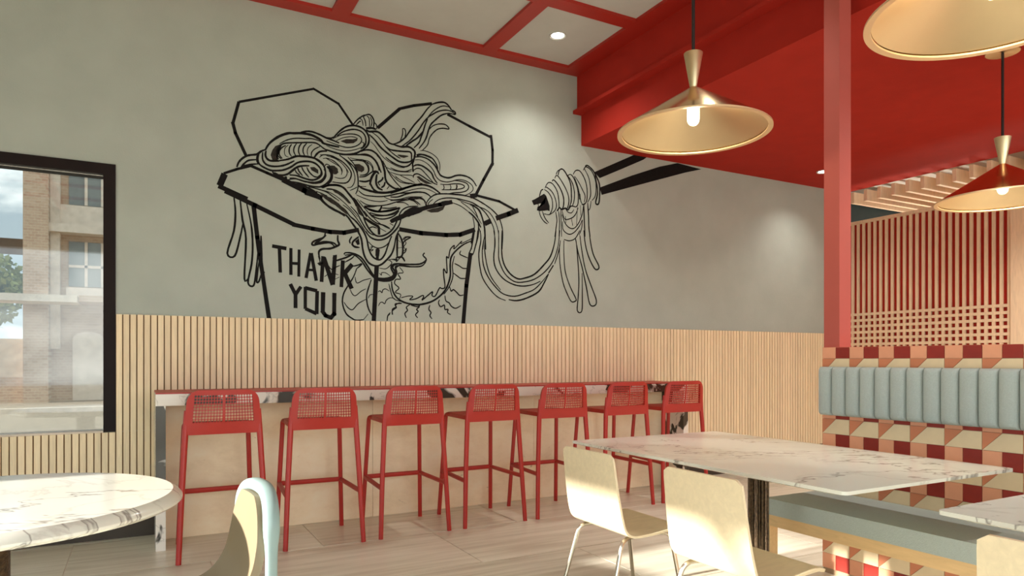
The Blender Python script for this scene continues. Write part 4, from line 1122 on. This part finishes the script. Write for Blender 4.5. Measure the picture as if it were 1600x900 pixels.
for s in (-1, 1):
    bm = new_bm(); tube(bm, [(0.187, s*0.206, 0.42), (0.215, s*0.215, 0.0)], [0.018, 0.015], 12); obj('leg', bm, M['sage'], bc)
    bm = new_bm(); tube(bm, [(-0.18, s*0.16, 0.415), (-0.22, s*0.19, 0.0)], [0.024, 0.016], 10); obj('leg', bm, M['sage'], bc)

# ================================================================== bench and back cushion
bx0, by1, by0 = 3.115, 2.745, 0.20
bn = thing('bench', 'long oak bench with a pale blue seat pad against the tiled half wall', 'bench', (bx0, by1, 0))
Lb = by1 - by0; Db = HX - 0.004 - bx0
one('rail', bn, M['bench_wood'], 0, 0.032, -Lb, 0, 0.338, 0.402, bev=0.002); one('rail', bn, M['bench_wood'], Db - 0.032, Db, -Lb, 0, 0.338, 0.402, bev=0.002)
for y in (-0.032, -1.30, -Lb): one('cross_rail', bn, M['bench_wood'], 0.033, Db - 0.033, y, y + 0.032, 0.338, 0.402, bev=0.002)
for y in (-0.024, -1.30, -Lb): one('leg', bn, M['bench_wood'], 0.0, 0.062, y, y + 0.024, 0, 0.337, bev=0.002)
bm = new_bm(); box(bm, -0.012, Db - 0.002, -Lb, 0.002, 0.403, 0.492); bevel(bm, 0.022, 4); obj('seat_pad', bm, M['fabric'], bn)
bcush = thing('back_cushion', 'pale blue channelled back cushion fixed to the tiled half wall', 'cushion', (HX - 0.009, HY, 0.943))
pw = T / 2
bm = new_bm(); q = []
for k in range(13):
    a = PI * k / 12; q.append((pw/2 - (pw/2 - 0.0008) * math.cos(a), 0.008 + 0.040 * math.sin(a) ** 0.6))
q = [(0.0008, 0.0)] + q + [(pw - 0.0008, 0.0)]
hgt = 0.285; rows = [(0.0, 0.35), (0.006, 0.72), (0.016, 0.93), (0.03, 1.0), (hgt - 0.03, 1.0), (hgt - 0.016, 0.93), (hgt - 0.006, 0.72), (hgt, 0.35)]
R_ = [[bm.verts.new((-d * s, -u, z)) for u, d in q] for z, s in rows]
for a, b in zip(R_, R_[1:]):
    for k in range(len(q) - 1): bm.faces.new((a[k], a[k+1], b[k+1], b[k]))
    bm.faces.new((a[-1], a[0], b[0], b[-1]))
bm.faces.new(R_[0]); bm.faces.new(R_[-1][::-1])
pad = mesh('channel', bm, M['fabric'], 50)
for k in range(22): put('channel', pad, bcush, (0, -pw*k, 0))

# ================================================================== pendants
def make_pendant(name, label, loc, rim_z, ceil_z, watt):
    t = thing(name, label, 'lamp', (loc[0], loc[1], rim_z), 0, 'brass cone pendants')
    R1, hC, hN = 0.40, 0.238, 0.182
    bm = new_bm(); lathe(bm, [(0.018, hC + 0.002), (R1 - 0.004, 0.004), (R1, 0.0)], 96); obj('shade', bm, M['brass'], t, smooth=60)
    bm = new_bm(); lathe(bm, [(R1 - 0.0245, 0.008), (0.016, hC - 0.014)], 96)
    obj('inner_reflector', bm, M['brass_in'], t, smooth=40)['label'] = 'brushed inside of the cone'
    bm = new_bm(); lathe(bm, [(R1 + 0.001, 0.002), (R1 + 0.001, -0.006), (R1 - 0.024, -0.004), (R1 - 0.024, 0.003)], 96); obj('rim', bm, M['brass_rim'], t, smooth=40)['label'] = 'flat pale brass rim'
    bm = new_bm(); lathe(bm, [(0, hC - 0.004), (0.018, hC), (0.020, hC + 0.012), (0.050, hC + hN - 0.002), (0.050, hC + hN), (0, hC + hN)], 40); obj('neck', bm, M['brass_in'], t, smooth=40)
    bm = new_bm(); z1 = hC - 0.03; z0 = 0.035
    lathe(bm, [(0, z0)] + [(0.032*math.sin(PI/2*k/6), z0 + 0.032 - 0.032*math.cos(PI/2*k/6)) for k in range(1, 7)] + [(0.032, z1 - 0.02), (0.02, z1), (0, z1)], 24); obj('bulb', bm, M['bulb'], t, smooth=60)
    top = ceil_z - rim_z
    bm = new_bm(); tube(bm, [(0, 0, hC + hN), (0, 0, top - 0.02)], 0.009, 8); obj('cord', bm, M['cord'], t)
    bm = new_bm(); lathe(bm, [(0, top - 0.026), (0.10, top - 0.026), (0.10, top - 0.001), (0, top - 0.001)], 32); obj('canopy', bm, M['brass_in'], t, smooth=30)
    ld = bpy.data.lights.new('pendant_bulb', 'POINT'); ld.energy = watt; ld.color = (1, 0.82, 0.58); ld.shadow_soft_size = 0.03
    lo = bpy.data.objects.new('bulb_light', ld); COL.objects.link(lo); lo.parent = t; lo.location = (0, 0, 0.0)
    return t
make_pendant('pendant_lamp', 'brass cone pendant on black cord above the long marble table', (2.60, 2.78), 2.485, CZ + 0.02, 4)
make_pendant('pendant_lamp', 'largest brass cone pendant, cut by the top right corner', (2.60, 1.31), 2.485, CZ + 0.02, 4)
make_pendant('pendant_lamp', 'brass cone pendant hanging from the low red ceiling before the oak lattice', (5.16, 2.54), 2.36, SZ, 8)

# ================================================================== recessed downlights
def downlight(label, x, y, z, watt, size=2.2):
    t = thing('downlight', label, 'light', (x, y, z), 0, 'recessed downlights')
    bm = new_bm(); lathe(bm, [(0.075, 0.0), (0.075, -0.006), (0.070, -0.010), (0.056, -0.004), (0.054, 0.0)], 40); obj('trim_ring', bm, M['white_panel'], t)
    bm = new_bm(); lathe(bm, [(0, -0.003), (0.0535, -0.003), (0.0535, -0.0005), (0, -0.0005)], 32); obj('lens', bm, M['lens'], t)
    ld = bpy.data.lights.new('downlight_beam', 'SPOT'); ld.energy = watt; ld.spot_size = size; ld.spot_blend = 1.0; ld.color = (1, 0.96, 0.88); ld.shadow_soft_size = 0.04
    lo = bpy.data.objects.new('downlight_beam', ld); COL.objects.link(lo); lo.parent = t; lo.location = (0, 0, -0.02)
downlight('round recessed downlight in the white ceiling panel beside the bulkhead', 3.18, 5.06, CZ + 0.026, 45)
downlight('recessed downlight in the high ceiling above the long marble table', 3.20, 3.04, CZ + 0.026, 45, 1.35)
downlight('recessed downlight in the high ceiling above the second marble table', 3.20, 1.0, CZ + 0.026, 45, 1.35)
downlight('small recessed downlight in the low red ceiling beside the red post', 6.74, 5.14, SZ, 24)
downlight('unseen recessed downlight added in the low red ceiling in front of the second lattice bay', 6.74, 2.7, SZ, 130)  # out of view, added to light the lattice
downlight('unseen recessed downlight added in the low red ceiling behind the tiled half wall', 5.3, 1.2, SZ, 120)  # out of view, there to brighten the low-ceiling side
downlight('unseen recessed downlight added in the low red ceiling beside the second marble table', 4.45, 1.9, SZ, 70)  # extra light outside the view, lifts the right-hand zone
downlight('unseen recessed downlight added in the low red ceiling far behind the tiled half wall', 6.74, 0.6, SZ, 110)  # another added light out of view, for bounce under the red ceiling

def fill_globe(label, x, watt):  # unseen globes added to light the fins and the white ceiling
    t = thing('added_fill_lamp', label, 'lamp', (x, WY, 2.25))
    bm = new_bm(); lathe(bm, [(0, -0.12)] + [(0.12*math.sin(PI*q/12), -0.12*math.cos(PI*q/12)) for q in range(1, 12)] + [(0, 0.12)], 28); obj('globe', bm, M['bulb'], t, (0, -0.22, 0), smooth=60)
    bm = new_bm(); tube(bm, [(0, -0.001, 0), (0, -0.11, 0)], 0.02, 10); obj('bracket', bm, M['brass_in'], t)
    ld = bpy.data.lights.new('globe_fill_light', 'POINT'); ld.energy = watt; ld.color = (1, 0.90, 0.76); ld.shadow_soft_size = 0.12
    lo = bpy.data.objects.new('globe_fill_light', ld); COL.objects.link(lo); lo.parent = t; lo.location = (0, -0.36, 0.0)
fill_globe('unseen fill globe added on the dark teal wall behind the lattice, nearer one', 8.6, 34)
fill_globe('unseen fill globe added on the dark teal wall behind the lattice, farther one', 10.0, 34)

# ================================================================== outside the window
bm = new_bm(); box(bm, -40, 30, WY + 0.26, 60, -0.15, -0.02); box(bm, -40, LX - 0.3, -30, WY + 0.26, -0.15, -0.02); box(bm, LX - 0.3, 30, -30, BY - 0.3, -0.15, -0.02)
struct('ground', bm, M['asphalt'])
bm = new_bm(); box(bm, -40, 20, 20.0, 20.3, -0.02, 0.10); tag(obj('kerb', bm, M['stone']), 'pale kerb along the street outside the window', 'kerb')
BYD = 25.0
bd = thing('building', 'tan brick building with white windows across the street', 'building', (-3.0, BYD, 0))
def bp(name, mat, x0, x1, y0, y1, z0, z1): return one(name, bd, M[mat], x0 + 3.0, x1 + 3.0, y0, y1, z0, z1)
bp('pillar', 'brick', -3.04, -2.42, -0.3, 0.6, -0.02, 12); bp('wall', 'brick', -2.42, 8, 0.45, 4, -0.02, 12); bp('side_wall', 'brick', -3.0, -2.43, 0.61, 4, -0.02, 12)
bp('trim_strip', 'stone', -2.41, -2.16, 0.1, 0.44, 1.6, 12)
bp('cornice', 'stone', -2.42, 8, -0.15, 0.44, 5.15, 5.40); bp('band', 'stone', -2.16, 8, 0.2, 0.44, 5.41, 6.05)
bp('canopy', 'stone', -6.0, -1.6, -1.6, -0.31, 2.92, 3.12); bp('canopy_roof', 'brick', -1.59, 8, -1.2, 0.44, 2.98, 3.16)
bp('ledge', 'stone', -2.0, 8, 0.1, 0.44, 3.17, 3.5)
bp('eave', 'trunk', -4.2, -3.05, 0.6, 2.5, 4.7, 4.95)
for k in range(5):
    for z0, z1 in ((3.55, 4.95), (6.1, 8.3)):
        w = bp('window', 'dark_glass', -1.95 + 1.9*k, -0.75 + 1.9*k, 0.40, 0.449, z0, z1)
        for u in (0.46, 0.90):
            b = one('glazing_bar', w, M['stone'], 1.05 + 1.9*k + u - 0.04, 1.05 + 1.9*k + u + 0.04, 0.36, 0.399, z0, z1)
        one('glazing_bar', w, M['stone'], 1.05 + 1.9*k, 2.25 + 1.9*k, 0.36, 0.399, z0 + (z1 - z0)*0.42, z0 + (z1 - z0)*0.48)
bm = new_bm(); q = [(1.15, 0), (2.0, 0), (2.0, 1.9)] + [(1.575 + 0.425*math.cos(PI*k/8), 1.9 + 0.25*math.sin(PI*k/8)) for k in range(1, 8)] + [(1.15, 1.9)]
prism(bm, q, 0.36, 0.449, lambda u, v, w: (u, w, v)); obj('door', bm, M['stone'], bd)
bp('lower_wall', 'stone', -9, -3.05, 0.3, 0.6, -0.02, 1.9); bp('lower_wall', 'brick', -9, -3.05, 0.2, 0.29, -0.02, 0.75)
def tree(label, x, y, hh, cr_, n, seed):
    t = thing('tree', label, 'tree', (x, y, 0)); r_ = random.Random(seed)
    bm = new_bm(); tube(bm, [(0, 0, -0.02), (0.1, 0, hh*0.5), (0, 0, hh)], [0.18, 0.13, 0.06], 8); obj('trunk', bm, M['trunk'], t)
    bm = new_bm()
    for k in range(n):
        d = Vector((r_.gauss(0, 1), r_.gauss(0, 1), r_.gauss(0, 0.8))).normalized() * cr_ * r_.random() ** 0.4; c = Vector((0, 0, hh)) + d
        a = Vector((r_.gauss(0, 1), r_.gauss(0, 1), r_.gauss(0, 1))).normalized() * 0.16; b = a.cross(Vector((r_.gauss(0, 1), r_.gauss(0, 1), r_.gauss(0, 1)))).normalized() * 0.09
        bm.faces.new([bm.verts.new(c + s) for s in (a, b, -a, -b)])
    obj('foliage', bm, M['leaf'], t, smooth=0)['kind'] = 'stuff'
tree('green tree beyond the low wall outside the window', -5.6, 33, 4.0, 1.7, 2500, 1)
st_ = thing('shadow_tree', 'unseen leaning tree added outside the left window for its diagonal shadow', 'tree', (-4.5, -0.45, -0.02))  # added out of view to cast the streak on the plywood chair
bm = new_bm(); tube(bm, [(0, 0, 0), (0, 1.1, 1.2), (0, 2.2, 2.42), (0, 2.65, 2.92), (0, 3.2, 3.7)], [0.075, 0.07, 0.062, 0.06, 0.04], 10); obj('trunk', bm, M['trunk'], st_)
bm = new_bm(); r_ = random.Random(5)
for k in range(900):
    d = Vector((r_.gauss(0, 1), r_.gauss(0, 1), r_.gauss(0, 0.8))).normalized() * 1.0 * r_.random() ** 0.4; c = Vector((0, 3.2, 4.2)) + d
    a = Vector((r_.gauss(0, 1), r_.gauss(0, 1), r_.gauss(0, 1))).normalized() * 0.12; e = a.cross(Vector((r_.gauss(0, 1), r_.gauss(0, 1), r_.gauss(0, 1)))).normalized() * 0.07
    bm.faces.new([bm.verts.new(c + s) for s in (a, e, -a, -e)])
obj('foliage', bm, M['leaf'], st_, smooth=0)['kind'] = 'stuff'
